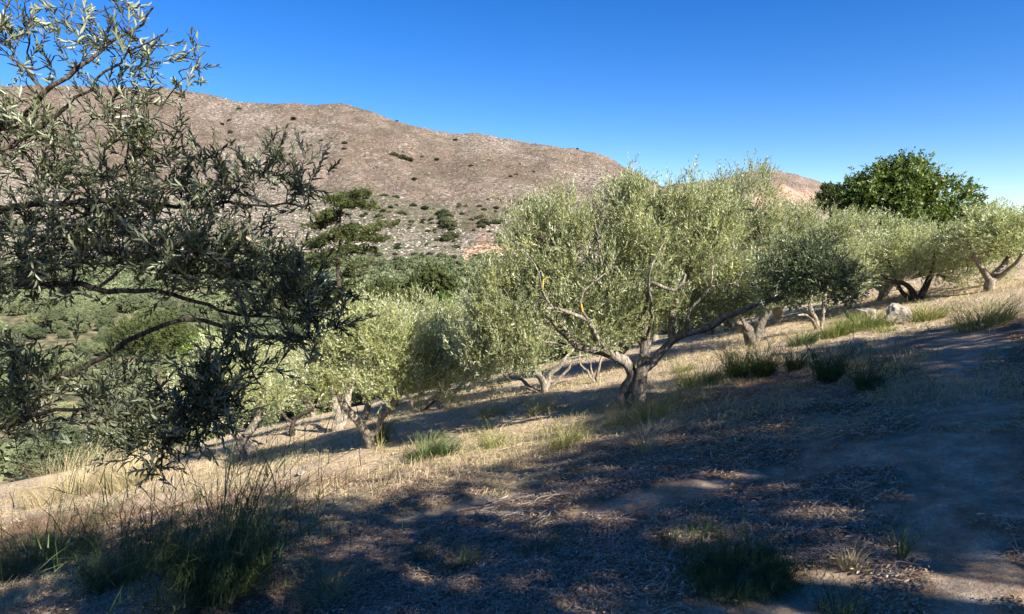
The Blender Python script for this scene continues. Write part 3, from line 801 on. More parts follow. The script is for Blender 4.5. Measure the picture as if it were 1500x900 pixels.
# ------------------------------------------------------------------ foreground olive tree on the left (trunk outside the picture)
BL = np.array([-4.3, 2.3, float(H(-4.3, 2.3))])
def q(px, py, d=3.0): return P(px, py, d)
fl = [loc_limb(BL, [BL + (0, 0, -.1), BL + (.05, .05, .5), BL + (.1, .1, 1.1), BL + (.15, .15, 1.7), BL + (.3, .2, 2.4)], .19, .10),
      loc_limb(BL, [BL + (.12, .12, 1.3), q(-160, 320, 2.9), q(20, 300), q(150, 288), q(215, 284), q(290, 290, 3.1), q(360, 293, 3.1), q(440, 303, 3.2)], .045, .004),
      loc_limb(BL, [BL + (.12, .12, 1.2), q(-160, 400, 2.8), q(20, 420, 2.9), q(150, 426, 2.9), q(230, 430, 2.9), q(300, 438, 2.9), q(360, 455, 2.9), q(420, 470, 2.8)], .045, .005),
      loc_limb(BL, [BL + (.1, .1, .9), q(-100, 620, 2.7), q(60, 570, 2.7), q(150, 516, 2.7), q(195, 485, 2.7), q(250, 471, 2.7), q(310, 478, 2.7), q(355, 496, 2.7), q(410, 500, 2.7), q(450, 505, 2.7)], .034, .006),
      loc_limb(BL, [BL + (.1, .1, .8), q(-80, 640, 2.6), q(60, 590, 2.6), q(150, 578, 2.6), q(180, 580, 2.6), q(215, 605, 2.6), q(240, 640, 2.6), q(236, 690, 2.6)], .026, .004),
      loc_limb(BL, [BL + (.3, .2, 2.2), q(-60, 220, 3.2), q(80, 120, 3.2), q(160, 60, 3.2), q(205, 35, 3.2), q(225, 10, 3.2)], .04, .004),
      loc_limb(BL, [BL + (.25, .2, 2.0), q(-60, 260, 3.0), q(60, 180, 3.1), q(150, 100, 3.1), q(190, 75, 3.1), q(240, 50, 3.1)], .03, .003),
      loc_limb(BL, [q(205, 284), q(190, 230, 3.1), q(235, 160, 3.1), q(262, 122, 3.1)], .008, .003),
      loc_limb(BL, [q(150, 426, 2.9), q(200, 380, 2.9), q(290, 350, 2.9), q(360, 350, 2.9)], .014, .004),
      loc_limb(BL, [q(355, 496, 2.7), q(372, 540, 2.7), q(382, 565, 2.7)], .006, .003),
      loc_limb(BL, [q(195, 593, 2.6), q(260, 610, 2.6), q(330, 640, 2.6)], .008, .003)]
def fl_lobe(px, py, d, rx, ry, rz, n):
    return lobe(BL, px, py, 0, rx, ry, rz, n, d0=d)
fl_lobes = [fl_lobe(215, 230, 3.1, 70, 56, .35, 30), fl_lobe(185, 330, 3.0, 100, 60, .35, 56), fl_lobe(305, 285, 3.1, 80, 56, .35, 36), fl_lobe(300, 380, 2.9, 85, 40, .30, 84),
            fl_lobe(400, 425, 2.8, 62, 32, .25, 44), fl_lobe(450, 460, 2.8, 40, 42, .22, 34), fl_lobe(370, 520, 2.75, 60, 30, .2, 12),
            fl_lobe(290, 600, 2.6, 72, 50, .22, 52), fl_lobe(330, 570, 2.6, 40, 30, .15, 16), fl_lobe(170, 590, 2.6, 40, 60, .2, 24), fl_lobe(234, 680, 2.6, 10, 34, .08, 8), fl_lobe(185, 650, 2.6, 24, 30, .1, 6),
            fl_lobe(170, 50, 3.2, 46, 56, .2, 15), fl_lobe(205, 100, 3.15, 46, 40, .2, 8), fl_lobe(165, 150, 3.1, 45, 40, .2, 11), fl_lobe(265, 105, 3.1, 18, 14, .08, 4),
            fl_lobe(50, 220, 3.1, 100, 110, .4, 62), fl_lobe(40, 380, 2.9, 110, 90, .35, 90), fl_lobe(50, 60, 3.2, 90, 60, .3, 24), fl_lobe(30, 580, 2.6, 90, 70, .25, 50),
            fl_lobe(440, 285, 3.1, 30, 26, .1, 7), fl_lobe(395, 250, 3.1, 40, 30, .2, 14)]
make_tree('olive_tree', 'shade-coloured dark olive branches hanging into view from the tree at the left edge', 'olive tree', BL, fl, fl_lobes, M_OLIVE_SHADED, M_BARK_DARK, seed=41,
          per=2, nleaf=14, leaf=.052, width=.24, close=True, stems=True, step=.08, slen=(.12, .26), spread=.05, upb=.5, outb=.2, rnd=.55, ang=36, jit=.10, sides=8, tint=(.0, .6), shell=.35, clump=.12, gnarl=.12)  # dark leaf colour carries the shade lying on these branches

# ------------------------------------------------------------------ broad leaved tree and conifers
def clump_tree(name, label, cat, loc, trunk, lobes, leafm, seed, per=7, nleaf=9, leaf=.2, width=.6, group=None, **kw):
    return make_tree(name, label, cat, loc, trunk, lobes, leafm, M_BARK_DARK, seed=seed, per=per, nleaf=nleaf, leaf=leaf, width=width, group=group, step=.3, **kw)
wb = np.array([19.5, 31.0, 0]); wb[2] = H(wb[0], wb[1]); D1 = 31.0
wl = [([wb * 0 + (0, 0, -.3), (0, 0, 1.5), (-.3, 0, 3), (-.8, 0, 4.5), (-1.0, 0, 5.5)], .3, .08), ([(0, 0, 1.5), (1, 0, 3.0), (1.8, .2, 4.6)], .16, .05), ([(-.1, 0, 2), (-1.6, -.3, 3.2), (-2.8, 0, 4.2)], .14, .04)]
def wlobe(px, py, dd, rx, ry, rz, n): return lobe(wb, px, py + 17, dd, rx, ry, rz, n, d0=D1)
clump_tree('walnut_tree', 'dark green broad leaved tree rising above the olives at the right, against the sky', 'tree', wb, wl,
    [wlobe(1285, 270, 0, 46, 36, 1.6, 170), wlobe(1325, 252, 0, 48, 34, 1.5, 170), wlobe(1262, 305, 0, 36, 30, 1.3, 90), wlobe(1310, 320, -.6, 62, 40, 1.6, 190), wlobe(1375, 290, 0, 56, 44, 1.7, 170), wlobe(1400, 340, 0, 50, 40, 1.6, 130), wlobe(1240, 282, 0, 18, 10, .6, 16), wlobe(1260, 345, 0, 30, 22, 1, 50)],
    M_WALNUT, 71, per=6, nleaf=9, leaf=.20, width=.5, spread=.22, slen=(.2, .5), upb=.2, outb=.6, rnd=.7, ang=60, clump=.7, shell=.7)
def spray_tree(name, label, base, D_, tiers, trunkpts, leafm, seed, leaf=.16, group=None, droop=0.05):
    """conifer with flat spreading boughs; tiers: (px0,py0,px1,py1,thick,n)"""
    root = thing(name, label, 'conifer', base, 0, group)
    rs = RS(seed); lim = [([P(a, b_, D_) - base for a, b_ in trunkpts], .28 * D_ / 45, .05)]
    Ts = []; 
    tp = smooth_poly(lim[0][0], .3, .02, seed)
    for (x0, y0, x1, y1, th, n) in tiers:
        dd = rs.randn() * 0.8; s = D_ / F
        a = P(x0, y0, D_) - base; b_ = P(x1, y1, D_ + dd) - base
        st = tp[np.argmin(np.linalg.norm(tp - a, axis=1))]
        lim.append(([st, (a + b_) / 2 + (0, 0, -.1), b_], .07 * D_ / 45, .02))
        t = rs.rand(n) ** .8
        pt = a + (b_ - a) * t[:, None] + np.stack([rs.randn(n) * th * s, rs.randn(n) * th * s * 2.2, np.abs(rs.randn(n)) * th * s * .30], -1)
        Ts.append(pt)
    T = np.vstack(Ts)
    ch = grow(lim, T, .3, seed)
    V, Q = tubes(ch, 7, .15, seed); mesh_obj('trunk', V, Q, M_BARK_DARK, root, smooth=True)
    O, D, L = shoots(T, T - (0, 0, 1), 11, (.15 * D_ / 45, .36 * D_ / 45), .13 * D_ / 45, .10, .1, .8, seed)
    D[:, 2] *= .35
    V, Q, tv = leaves(O, D, L, 12, leaf * D_ / 45, .35, 45, False, seed, np.repeat(.1 + .6 * rs.rand(len(T)), 11))
    mesh_obj('crown', V, Q, leafm, root, attrs=dict(tint=tv))
    return root
cb = np.array([-12.7, 45.0, 0]); cb[2] = H(cb[0], cb[1])
spray_tree('cypress_tree', 'dark conifer with flat spreading boughs rising in front of the mountain', cb, 45.0,
    [(500, 290, 540, 283, 4, 22), (500, 292, 478, 292, 4, 14), (500, 300, 545, 303, 4, 26), (498, 305, 520, 296, 5, 20), (498, 318, 455, 335, 6, 34), (498, 312, 465, 318, 5, 24),
     (500, 350, 575, 328, 5, 30), (500, 352, 562, 350, 7, 44), (498, 345, 455, 362, 7, 40), (500, 340, 520, 335, 7, 26), (498, 375, 452, 378, 8, 44), (500, 365, 545, 368, 6, 34), (498, 385, 460, 392, 5, 20),
     (500, 392, 548, 384, 3, 6), (500, 400, 552, 392, 3, 5), (496, 404, 530, 405, 3, 6), (500, 425, 560, 430, 7, 36), (500, 430, 460, 428, 7, 30), (505, 440, 575, 445, 8, 40), (500, 445, 450, 450, 8, 36), (500, 460, 560, 465, 8, 40), (500, 475, 450, 480, 9, 40)],
    [(502, 560), (500, 480), (497, 410), (496, 380), (500, 350), (499, 320), (503, 290), (506, 278)], M_CONIFER, 81)
cb2 = np.array([-3.9*2.2, 26.0*2.2, 0]); cb2[2] = H(cb2[0], cb2[1])
cb3 = np.array([17.6, 34.5, 0]); cb3[2] = H(cb3[0], cb3[1])
spray_tree('cypress_tree', 'thin dark conifer poking out left of the broad leaved tree against the distant hill', cb3, 34.5,
    [(1216, 275, 1206, 276, 2, 9), (1216, 282, 1202, 288, 3, 12), (1216, 290, 1198, 293, 3, 14), (1216, 278, 1232, 276, 3, 14), (1216, 288, 1235, 286, 3, 14), (1216, 300, 1195, 304, 3, 14), (1216, 300, 1238, 300, 3, 12), (1216, 312, 1240, 312, 4, 14)],
    [(1216, 420), (1216, 350), (1217, 300), (1218, 268)], M_CONIFER, 82)
def at_depth(px, D_):
    x = (px - 750) / F * D_; return np.array([x, D_, float(H(x, D_))])
def mid_bush(name, label, cat, px, D_, top, rx, ry, mat, seed, n=120, leaf=.16, group=None):
    b = at_depth(px, D_); c = P(px, top + ry, D_) - b; s = D_ / F
    lobes_ = [(c, (rx * s * .8, rx * s * .8, ry * s), n), (c + (-rx * s * .5, 0, -ry * s * .35), (rx * s * .6, rx * s * .6, ry * s * .7), n // 2), (c + (rx * s * .5, 0, -ry * s * .3), (rx * s * .55, rx * s * .6, ry * s * .75), n // 2)]
    return clump_tree(name, label, cat, b, [([(0, 0, -.3), c * .5, c], .12, .05)], lobes_, mat, seed, per=6, nleaf=8, leaf=leaf, width=.45, spread=.2 * D_ / 45, slen=(.2, .5), rnd=.8, ang=60, clump=.6, group=group)
mid_bush('broad_leaved_tree', 'dark rounded tree standing in the valley below the rocky slope', 'tree', 632, 95, 392, 40, 26, M_CONIFER, 83, 150, .45)
mid_bush('leafy_shrub', 'bright yellow green bush beyond the arching foreground branch', 'shrub', 306, 34, 482, 32, 26, M_BUSHY, 84, 90, .13)
mid_bush('leafy_shrub', 'fresh green bush at the valley edge left of the big olive tree', 'shrub', 655, 60, 430, 24, 26, M_BUSHY, 85, 90, .25)
mid_bush('broad_leaved_tree', 'dark green tree under the arching branch, below the valley grove at the left', 'tree', 225, 48, 452, 60, 34, M_CONIFER, 86, 160, .2)
mid_bush('broad_leaved_tree', 'dark tree right of the spreading conifer at the near edge of the valley', 'tree', 560, 62, 412, 34, 24, M_CONIFER, 87, 110, .25)

# ------------------------------------------------------------------ olive grove on the valley floor
rs = RS(900)
def crown_blob(n, seed, leaf=.55):
    T, C = lobe_pts([((0, 0, 2.2), (2.2, 2.2, 1.7), n), ((.9, .2, 1.9), (1.6, 1.5, 1.3), n // 2), ((-.9, -.4, 2.0), (1.5, 1.6, 1.4), n // 2)], seed, .8, .9)
    O, D, L = shoots(T, C, 3, (.3, .6), .2, .5, .6, .6, seed)
    return leaves(O, D, L, 5, leaf, .5, 50, False, seed, np.repeat(.1 + .7 * RS(seed).rand(len(T)), 3))
protos = []
for k in range(3):
    V, Q, tv = crown_blob(260, 200 + k, .32)
    r = thing('valley_olive_tree', 'small rounded grey green olive tree on the valley floor', 'olive tree', (0, 0, 0), 0, 'olive trees of the valley grove')
    mesh_obj('crown', V, Q, M_OLIVE_FAR, r, attrs=dict(tint=tv))
    V, Q = tubes([(np.array([(0, 0, -.3), (.1, 0, .6), (0, .1, 1.6)]), np.array([.22, .17, .1]))], 6, .1, k)
    mesh_obj('trunk', V, Q, M_BARK, r, smooth=True)
    protos.append(r)
spots = []
tries = 0; cells = set()
while len(spots) < 2000 and tries < 90000:
    tries += 1
    px = rs.uniform(-60, 820) if tries % 6 else rs.uniform(820, 1560); D_ = 40 + 490 * rs.rand() ** .75
    x = (px - 750) / F * D_
    if px > 240 and D_ < (90 if px > 760 else 56): continue
    gap = 5.0
    if fbm(x / 38, D_ / 38, 66, 3) < -.22 and D_ < 330: continue
    ck = (int(x // gap), int(D_ // gap))
    if ck not in cells: cells.add(ck); spots.append((x, D_))
spots.sort(key=lambda s: (abs(s[0] / s[1]) > .85) * 1000 + (s[0] / s[1] > 0.0) * 600 + s[1])
used = 0
restV = []; restQ = []; restT = []; off = 0
lite = [crown_blob(24, 300 + k, 1.1) for k in range(3)]
for i, (x, y) in enumerate(spots):
    z = float(H(x, y)); sc_ = rs.uniform(.6, 1.0) + .8 * rs.rand() ** 4
    if i < 280:
        pr = protos[i % 3]
        if i < 3: pr.location = (x, y, z); pr.scale = (sc_,) * 3; pr.rotation_euler = (0, 0, rs.rand() * 6)
        else: dup(pr, (x, y, z), rs.rand() * 6, scale=sc_)
    else:
        V, Q, tv = lite[i % 3]
        a = rs.rand() * 6; c_, s_ = math.cos(a), math.sin(a)
        W = V * sc_ * 1.1; W = np.stack([W[:, 0] * c_ - W[:, 1] * s_, W[:, 0] * s_ + W[:, 1] * c_, W[:, 2]], -1) + (x, y, z)
        restV.append(W); restQ.append(Q + off); restT.append(np.clip(tv * .5 + rs.rand() * .9 - .25, 0, 1)); off += len(W)
o = mesh_obj('valley_grove', np.vstack(restV), np.vstack(restQ), M_OLIVE_FAR, attrs=dict(tint=np.concatenate(restT)))
tag(o, 'far green mass of trees covering the valley floor', 'grove', kind='stuff')

# ------------------------------------------------------------------ scrub and stones on the mountain
def bumps(n, seed, size, mat, name, label, cat, ymask, squash=.6):
    rs = RS(seed)
    c = rs.uniform(-60, 1000, n * 3); t = rs.rand(n * 3) ** .8
    p, (cc, yy) = mount_pt(c, t, 1)
    keep = ymask(c, yy, rs.rand(n * 3)); p = p[keep][:n]
    N = len(p); s = size * (0.5 + rs.rand(N) ** 2 * 1.3)
    oc = np.array([(1, 0, 0), (.3, 1, .1), (-1, .1, 0), (-.2, -1, 0), (.1, .1, 1.0), (.55, .5, .6), (-.5, .45, .55), (-.4, -.5, .6), (.5, -.5, .55)], float)
    fc = np.array([(0, 1, 5, 5), (1, 2, 6, 6), (2, 3, 7, 7), (3, 0, 8, 8), (0, 5, 4, 8), (1, 6, 4, 5), (2, 7, 4, 6), (3, 8, 4, 7)])
    V = oc[None] * (1 + .3 * rs.randn(N, 9, 1)) * s[:, None, None] * np.array([1, 1, squash])
    V = V + p[:, None, :]
    tris = np.array([(0, 1, 5), (1, 2, 6), (2, 3, 7), (3, 0, 8), (0, 5, 4), (0, 4, 8), (1, 6, 4), (1, 4, 5), (2, 7, 4), (2, 4, 6), (3, 8, 4), (3, 4, 7)])
    Q = (np.arange(N)[:, None, None] * 9 + tris[None]).reshape(-1, 3)
    o = mesh_obj(name, V.reshape(-1, 3), Q, mat, attrs=dict(tint=np.repeat(rs.rand(N), 9)))
    tag(o, label, cat, kind='stuff')
bumps(32000, 401, 1.15, M_SCRUB, 'mountain_scrub', 'tiny dry shrubs speckling the whole mountain slope', 'scrub', lambda c, y, r: (r < .45))
M_STONE = leaf_mat('pale_stones', [(.22, .19, .16), (.32, .285, .24), (.42, .385, .335)], None, 0, .95, .1)
def stone_mask(c, y, r):
    yl = np.interp(c, [0, 350, 450, 560, 640, 740, 850, 1000], [250, 250, 252, 300, 315, 322, 335, 345])
    bare = np.maximum(1 - np.hypot((c - 718) / 38, (y - 357) / 24), 1 - np.hypot((c - 345) / 48, (y - 348) / 11)) > 0
    r = r + 2.0 * bare + .55 * (fbm(c / 16 - y / 22, y / 9 + c / 30, 131, 3) < -.05)
    return r < (.12 + .85 * sstep(-12, 10, y - yl + 22 * fbm(c / 40, y / 18, 111, 4)))
bumps(13000, 402, 1.05, M_STONE, 'mountain_stones', 'pale limestone rubble strewn over the lower mountain slope', 'stones', stone_mask, .5)
V, Q, tv = crown_blob(60, 350, .7)
sh0 = None
def hill_pt(px, py, which=1):
    ys = np.interp(px, SEG[0][:, 0], SEG[0][:, 1]); yf = np.interp(px, SEG[1][:, 0], SEG[1][:, 1])
    t = float(np.clip((py - yf) / (ys - yf), 0, 1)) ** (1 / .92)
    p, _ = mount_pt(np.array([float(px)]), np.array([t]), 1)
    return p[0]
shr = [(590, 228, 7), (600, 228, 6), (577, 226, 6), (643, 300, 6), (648, 296, 5), (646, 376, 9), (668, 346, 6), (658, 322, 11), (652, 312, 9), (662, 330, 10), (655, 334, 9), (710, 320, 9), (706, 324, 7), (725, 315, 7), (733, 316, 6),
       (588, 299, 6), (622, 292, 6), (605, 287, 5), (580, 273, 5), (562, 268, 4), (563, 270, 5), (502, 268, 5), (525, 272, 5), (487, 268, 5), (487, 276, 5), (582, 357, 6), (583, 343, 4), (754, 335, 7), (752, 328, 6), (764, 289, 5), (773, 285, 5), (741, 303, 4), (748, 301, 4),
       (667, 165 + 36, 3), (607, 250, 4), (478, 222, 4), (505, 210, 4), (504, 215, 3), (640, 229, 4), (690, 240, 3), (748, 252, 3), (756, 249, 3), (823, 290, 4), (700, 308, 5), (690, 314, 4), (677, 304, 4), (632, 306, 4), (618, 310, 4), (600, 318, 3),
       (430, 172, 4), (445, 190, 3), (337, 186, 4), (350, 160, 3), (325, 175, 3), (392, 350, 7), (440, 337, 6), (428, 355, 5), (395, 340, 5), (412, 338, 5), (365, 230, 5), (423, 230, 4), (336, 172, 3), (455, 260, 6), (430, 250, 5), (545, 282, 4), (536, 276, 4), (572, 290, 4), (555, 303, 5), (530, 300, 4)]
rs = RS(77)
for k in range(26):
    shr.append((655 + rs.randn() * 9, 320 + rs.randn() * 13, rs.uniform(3, 7)))
for k in range(60):
    shr.append((rs.uniform(500, 735), rs.uniform(270, 345), rs.uniform(1.8, 4.2)))
for k in range(36):
    shr.append((rs.uniform(330, 745), rs.uniform(362, 384), rs.uniform(3, 6)))
for k in range(16):
    shr.append((rs.uniform(300, 860), rs.uniform(170, 290), rs.uniform(1.8, 3)))
for i, (px, py, w) in enumerate(shr):
    p = hill_pt(px, py + w * .4); s = w * 2 * p[1] / F / 5.0
    if sh0 is None:
        sh0 = thing('hill_shrub', 'small dark round shrub on the bare mountain slope', 'shrub', p, 0, 'dark shrubs dotted over the mountain')
        mesh_obj('foliage', V * (1, 1, .8) - (0, 0, .6), Q, M_SCRUB, sh0, attrs=dict(tint=tv))
        sh0.scale = (s, s, s)
    else: dup(sh0, p, i * 1.7, scale=(s * 1.1, s, s * .85))

# ------------------------------------------------------------------ boulders
def boulder(label, px, py, w, h, dp, seed, tilt=0.0, name='boulder'):
    b = G(px, py); s = b[1] / F; rs = RS(seed)
    n = 40; th = np.linspace(0, np.pi, n); ph = np.linspace(0, 2 * np.pi, 56, endpoint=False)
    T_, Pp = np.meshgrid(th, ph, indexing='ij')
    d = np.stack([np.sin(T_) * np.cos(Pp), np.sin(T_) * np.sin(Pp), np.cos(T_)], -1)
    planes = nrm(rs.randn(22, 3)); off_ = .62 + .35 * rs.rand(22)
    r = np.ones(T_.shape) * 1.15
    for pl, o_ in zip(planes, off_):
        c_ = d @ pl; r = np.minimum(r, np.where(c_ > .05, o_ / np.maximum(c_, .05), 9))
    V = d * r[..., None]
    flat = V.reshape(-1, 3)
    nz = np.array([mnoise.fractal(Vector(v * 2.5 + seed), 1.0, 2.0, 5) for v in flat])
    flat = flat * (1 + .17 * nz)[:, None] * np.array([w * s / 2, dp * s / 2, h * s])
    i = np.arange(n - 1)[:, None] * 56; j = np.arange(56)[None]; j2 = (j + 1) % 56
    Q = np.stack([i + j, i + 56 + j, i + 56 + j2, i + j2], -1).reshape(-1, 4)
    o = mesh_obj(name, flat, Q, M_ROCK)
    o.location = [float(b[0]), float(b[1]), float(b[2]) + h * s * .3]; o.rotation_euler = (0, tilt, seed)
    return tag(o, label, 'rock')
boulder('upright pale boulder at the end of the grassy bank at the right', 1317, 474, 42, 23, 30, 9, .1)
boulder('long flat pale rock lying on the green bank left of the upright boulder', 1262, 470, 60, 18, 30, 5, -.12, 'flat_rock')
boulder('reddish brown stone lying in the dry grass right of the twisted pale trunk', 442, 696, 18, 6, 14, 8, 0, 'stone')

# ------------------------------------------------------------------ broom bushes, tufts and weeds
def tuft(name, label, px, py, wpx, hpx, n, mat, seed, cat='shrub', tint=(0, .6), width=.005, lean=.35, bend=.35, seg=4, group=None, fine=0.0, base=.35, depth_=None, twiggy=0, long=None, ljit=.5):
    b = G(px, py); s = b[1] / F; rs = RS(seed)
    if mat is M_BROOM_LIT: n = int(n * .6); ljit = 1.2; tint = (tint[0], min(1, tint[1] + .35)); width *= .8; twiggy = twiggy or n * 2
    W = wpx * s / 2; Hh = hpx * s
    a = rs.rand(n) * 6.283; rr = np.sqrt(rs.rand(n)) * W * base
    O = np.stack([np.cos(a) * rr, np.sin(a) * rr, np.zeros(n)], -1)
    O[:, 2] = H(O[:, 0] + b[0], O[:, 1] + b[1]) - b[2] - .02
    h = Hh * (.3 + .75 * rs.rand(n) ** 1.3) * 1.05
    if long is not None:
        h = np.where(rs.rand(n) < long, h, h * (.35 + .25 * rs.rand(n)))
    le = (rr / (W * base + 1e-6)) * math.atan2(W * (1 - base), Hh) * (.5 + .7 * rs.rand(n)) + np.abs(rs.randn(n)) * ljit * .35
    az = a + rs.randn(n) * .5
    root = thing(name, label, cat, b, 0, group)
    V, Q, tv = blades(O, seg, h, lean, bend, width, seed, tint, dirs=le, az=az)
    parts = [(V, Q, tv)]
    if twiggy:
        # side sprigs along the stems
        k = 2 * (seg + 1); Vs = V.reshape(n, k, 3)
        i = rs.randint(0, n, twiggy); sg = rs.randint(1, seg, twiggy); f_ = rs.rand(twiggy)[:, None]
        c0 = Vs[i, sg * 2] * (1 - f_) + Vs[i, sg * 2 + 2] * f_
        V2, Q2, t2 = blades(c0, 2, Hh * (.06 + .14 * rs.rand(twiggy)), .75, .2, width * .7, seed + 1, tint)
        parts.append((V2, Q2 + len(V), t2))
    V = np.vstack([p[0] for p in parts]); Q = np.vstack([p[1] for p in parts]); tv = np.concatenate([p[2] for p in parts])
    mesh_obj('stems', V, Q, mat, root, attrs=dict(tint=tv))
    return root

tuft('broom_bush', 'large dark broom bush with long bare stems in the bottom left corner', 325, 880, 340, 350, 430, M_BROOM, 501, width=.0095, tint=(.0, .6), base=.18, twiggy=5000, bend=.35, long=.45, ljit=.9)
tuft('broom_bush', 'low dark green broom thicket left of the long stemmed bush', 190, 850, 190, 150, 420, M_BROOM, 502, width=.005, tint=(0, .45), base=.5, twiggy=6000, long=.3, ljit=1)
tuft('broom_bush', 'dark broom spilling downhill beyond the bottom left corner', 60, 830, 260, 180, 460, M_BROOM, 503, width=.005, tint=(0, .45), base=.5, twiggy=6000, long=.3, ljit=1)
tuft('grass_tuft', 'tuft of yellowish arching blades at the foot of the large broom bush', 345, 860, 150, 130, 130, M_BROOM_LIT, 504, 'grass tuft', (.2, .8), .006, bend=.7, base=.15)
tuft('grass_tuft', 'dry straw coloured tuft in the shade right of the large broom bush', 470, 880, 130, 80, 260, M_BROOM, 505, 'grass tuft', (.5, 1), .004, bend=.6, base=.5)
tuft('leafy_bush', 'dense dark green feathery bush in the shade at the bottom right', 1085, 855, 240, 105, 520, M_BROOM, 506, width=.003, tint=(0, .4), base=.5, twiggy=13000, bend=.6, long=.4, ljit=1.1)
tuft('leafy_bush', 'thin dark green sprawl left of the dense feathery bush', 1010, 800, 110, 50, 160, M_BROOM, 507, width=.003, tint=(0, .4), base=.7, twiggy=2600, bend=.6, ljit=1.2)
tuft('twiggy_plant', 'wiry dark sprigs at the bottom edge right of the feathery bush', 1225, 905, 110, 80, 46, M_BROOM, 508, 'plant', (0, .3), .005, base=.5, twiggy=360)
tuft('twiggy_plant', 'thin dark weed standing on the pale path near the right edge', 1318, 820, 50, 90, 30, M_BROOM, 509, 'plant', (0, .3), .004, base=.3, twiggy=200)
tuft('grass_tuft', 'small brown dead tuft on the shaded ground near the pale path', 1245, 835, 60, 50, 200, M_STRAW, 510, 'grass tuft', (0, .5), .003, base=.3)
tuft('twiggy_plant', 'small dark weed among the fallen twigs in the foreground shade', 672, 838, 90, 50, 160, M_BROOM, 511, 'plant', (0, .35), .0035, base=.5, twiggy=500)
tuft('twiggy_plant', 'sparse green weed right of the twig pile', 790, 815, 90, 70, 80, M_BROOM, 512, 'plant', (0, .5), .0035, base=.5, twiggy=260)
tuft('twiggy_plant', 'wispy weed left of the twig pile in the shade', 620, 815, 60, 50, 70, M_BROOM, 513, 'plant', (0, .5), .0035, base=.5, twiggy=160)
row = [('broom_bush', 'upright dark broom nearest the right edge, half in shade', 1270, 572, 52, 62, 260, 0, .4),
       ('broom_bush', 'taller dark broom left of the one nearest the right edge', 1213, 560, 62, 74, 300, 0, .45),
       ('broom_bush', 'slim broom with reddish base in the middle of the broom row', 1163, 545, 44, 52, 180, .1, .5),
       ('broom_bush', 'dense round dark broom under the long low limb', 1117, 552, 58, 66, 360, 0, .35),
       ('broom_bush', 'loose spiky broom beside the dark forked trunk', 1080, 554, 62, 80, 260, 0, .5)]
for i, (nm, lab, px, py, w, h, n, t0, t1) in enumerate(row):
    tuft(nm, lab, px, py, w, h, int(n * .9), M_BROOM, 520 + i, tint=(t0, t1), width=.007, base=.3, twiggy=n * 9, bend=.2, long=.45, ljit=.9)
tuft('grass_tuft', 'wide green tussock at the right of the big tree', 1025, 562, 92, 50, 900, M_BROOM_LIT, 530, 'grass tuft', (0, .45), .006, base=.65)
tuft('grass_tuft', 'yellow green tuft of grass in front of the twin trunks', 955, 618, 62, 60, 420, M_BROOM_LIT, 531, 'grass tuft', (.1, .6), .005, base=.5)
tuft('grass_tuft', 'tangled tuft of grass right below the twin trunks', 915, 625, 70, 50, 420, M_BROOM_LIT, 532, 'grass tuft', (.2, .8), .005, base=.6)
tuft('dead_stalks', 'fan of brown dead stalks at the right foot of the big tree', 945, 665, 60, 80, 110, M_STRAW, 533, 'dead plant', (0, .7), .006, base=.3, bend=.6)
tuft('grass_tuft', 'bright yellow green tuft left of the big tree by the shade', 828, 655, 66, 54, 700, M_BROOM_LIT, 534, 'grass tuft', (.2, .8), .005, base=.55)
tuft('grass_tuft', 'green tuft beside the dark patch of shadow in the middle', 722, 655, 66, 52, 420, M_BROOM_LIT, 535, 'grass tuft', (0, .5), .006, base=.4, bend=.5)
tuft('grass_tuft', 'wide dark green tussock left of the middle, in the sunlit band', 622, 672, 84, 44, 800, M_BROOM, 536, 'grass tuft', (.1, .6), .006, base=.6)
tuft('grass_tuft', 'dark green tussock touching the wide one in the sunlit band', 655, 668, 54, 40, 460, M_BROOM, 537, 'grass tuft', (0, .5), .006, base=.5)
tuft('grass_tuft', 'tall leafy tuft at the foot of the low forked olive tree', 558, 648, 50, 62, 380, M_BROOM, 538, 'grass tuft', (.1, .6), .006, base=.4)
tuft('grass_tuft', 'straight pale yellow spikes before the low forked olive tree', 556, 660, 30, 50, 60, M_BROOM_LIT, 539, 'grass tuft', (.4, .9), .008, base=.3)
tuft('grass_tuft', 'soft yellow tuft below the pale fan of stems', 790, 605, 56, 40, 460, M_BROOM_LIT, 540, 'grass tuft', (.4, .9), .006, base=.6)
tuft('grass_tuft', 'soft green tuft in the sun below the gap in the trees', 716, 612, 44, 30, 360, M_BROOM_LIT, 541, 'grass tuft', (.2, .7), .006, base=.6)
tuft('grass_tuft', 'tall yellow grass clump at the far left', 195, 712, 110, 76, 1100, M_STRAW, 542, 'grass tuft', (.3, 1), .007, base=.7)
tuft('grass_tuft', 'dull tall grass clump left of the yellow one', 100, 730, 150, 84, 1200, M_STRAW, 543, 'grass tuft', (0, .8), .007, base=.7)
tuft('grass_tuft', 'grey green scrub patch under the left olive trees', 255, 672, 80, 50, 500, M_BROOM_LIT, 544, 'grass tuft', (.2, .8), .008, base=.7)
tuft('grass_tuft', 'short green tuft in front of the dark broom under the low limb', 1000, 545, 40, 34, 300, M_BROOM_LIT, 545, 'grass tuft', (.1, .6), .006, base=.6)
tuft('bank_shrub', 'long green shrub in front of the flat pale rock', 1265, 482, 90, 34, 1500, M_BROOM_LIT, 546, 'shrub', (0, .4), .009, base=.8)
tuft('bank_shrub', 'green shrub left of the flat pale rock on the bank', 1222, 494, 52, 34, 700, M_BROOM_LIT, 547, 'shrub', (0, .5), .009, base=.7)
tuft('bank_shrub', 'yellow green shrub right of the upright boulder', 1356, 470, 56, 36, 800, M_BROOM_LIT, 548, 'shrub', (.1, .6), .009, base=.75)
tuft('bank_shrub', 'green shrub at the foot of the upright boulder', 1296, 486, 40, 14, 300, M_BROOM_LIT, 549, 'shrub', (.1, .6), .008, base=.75)
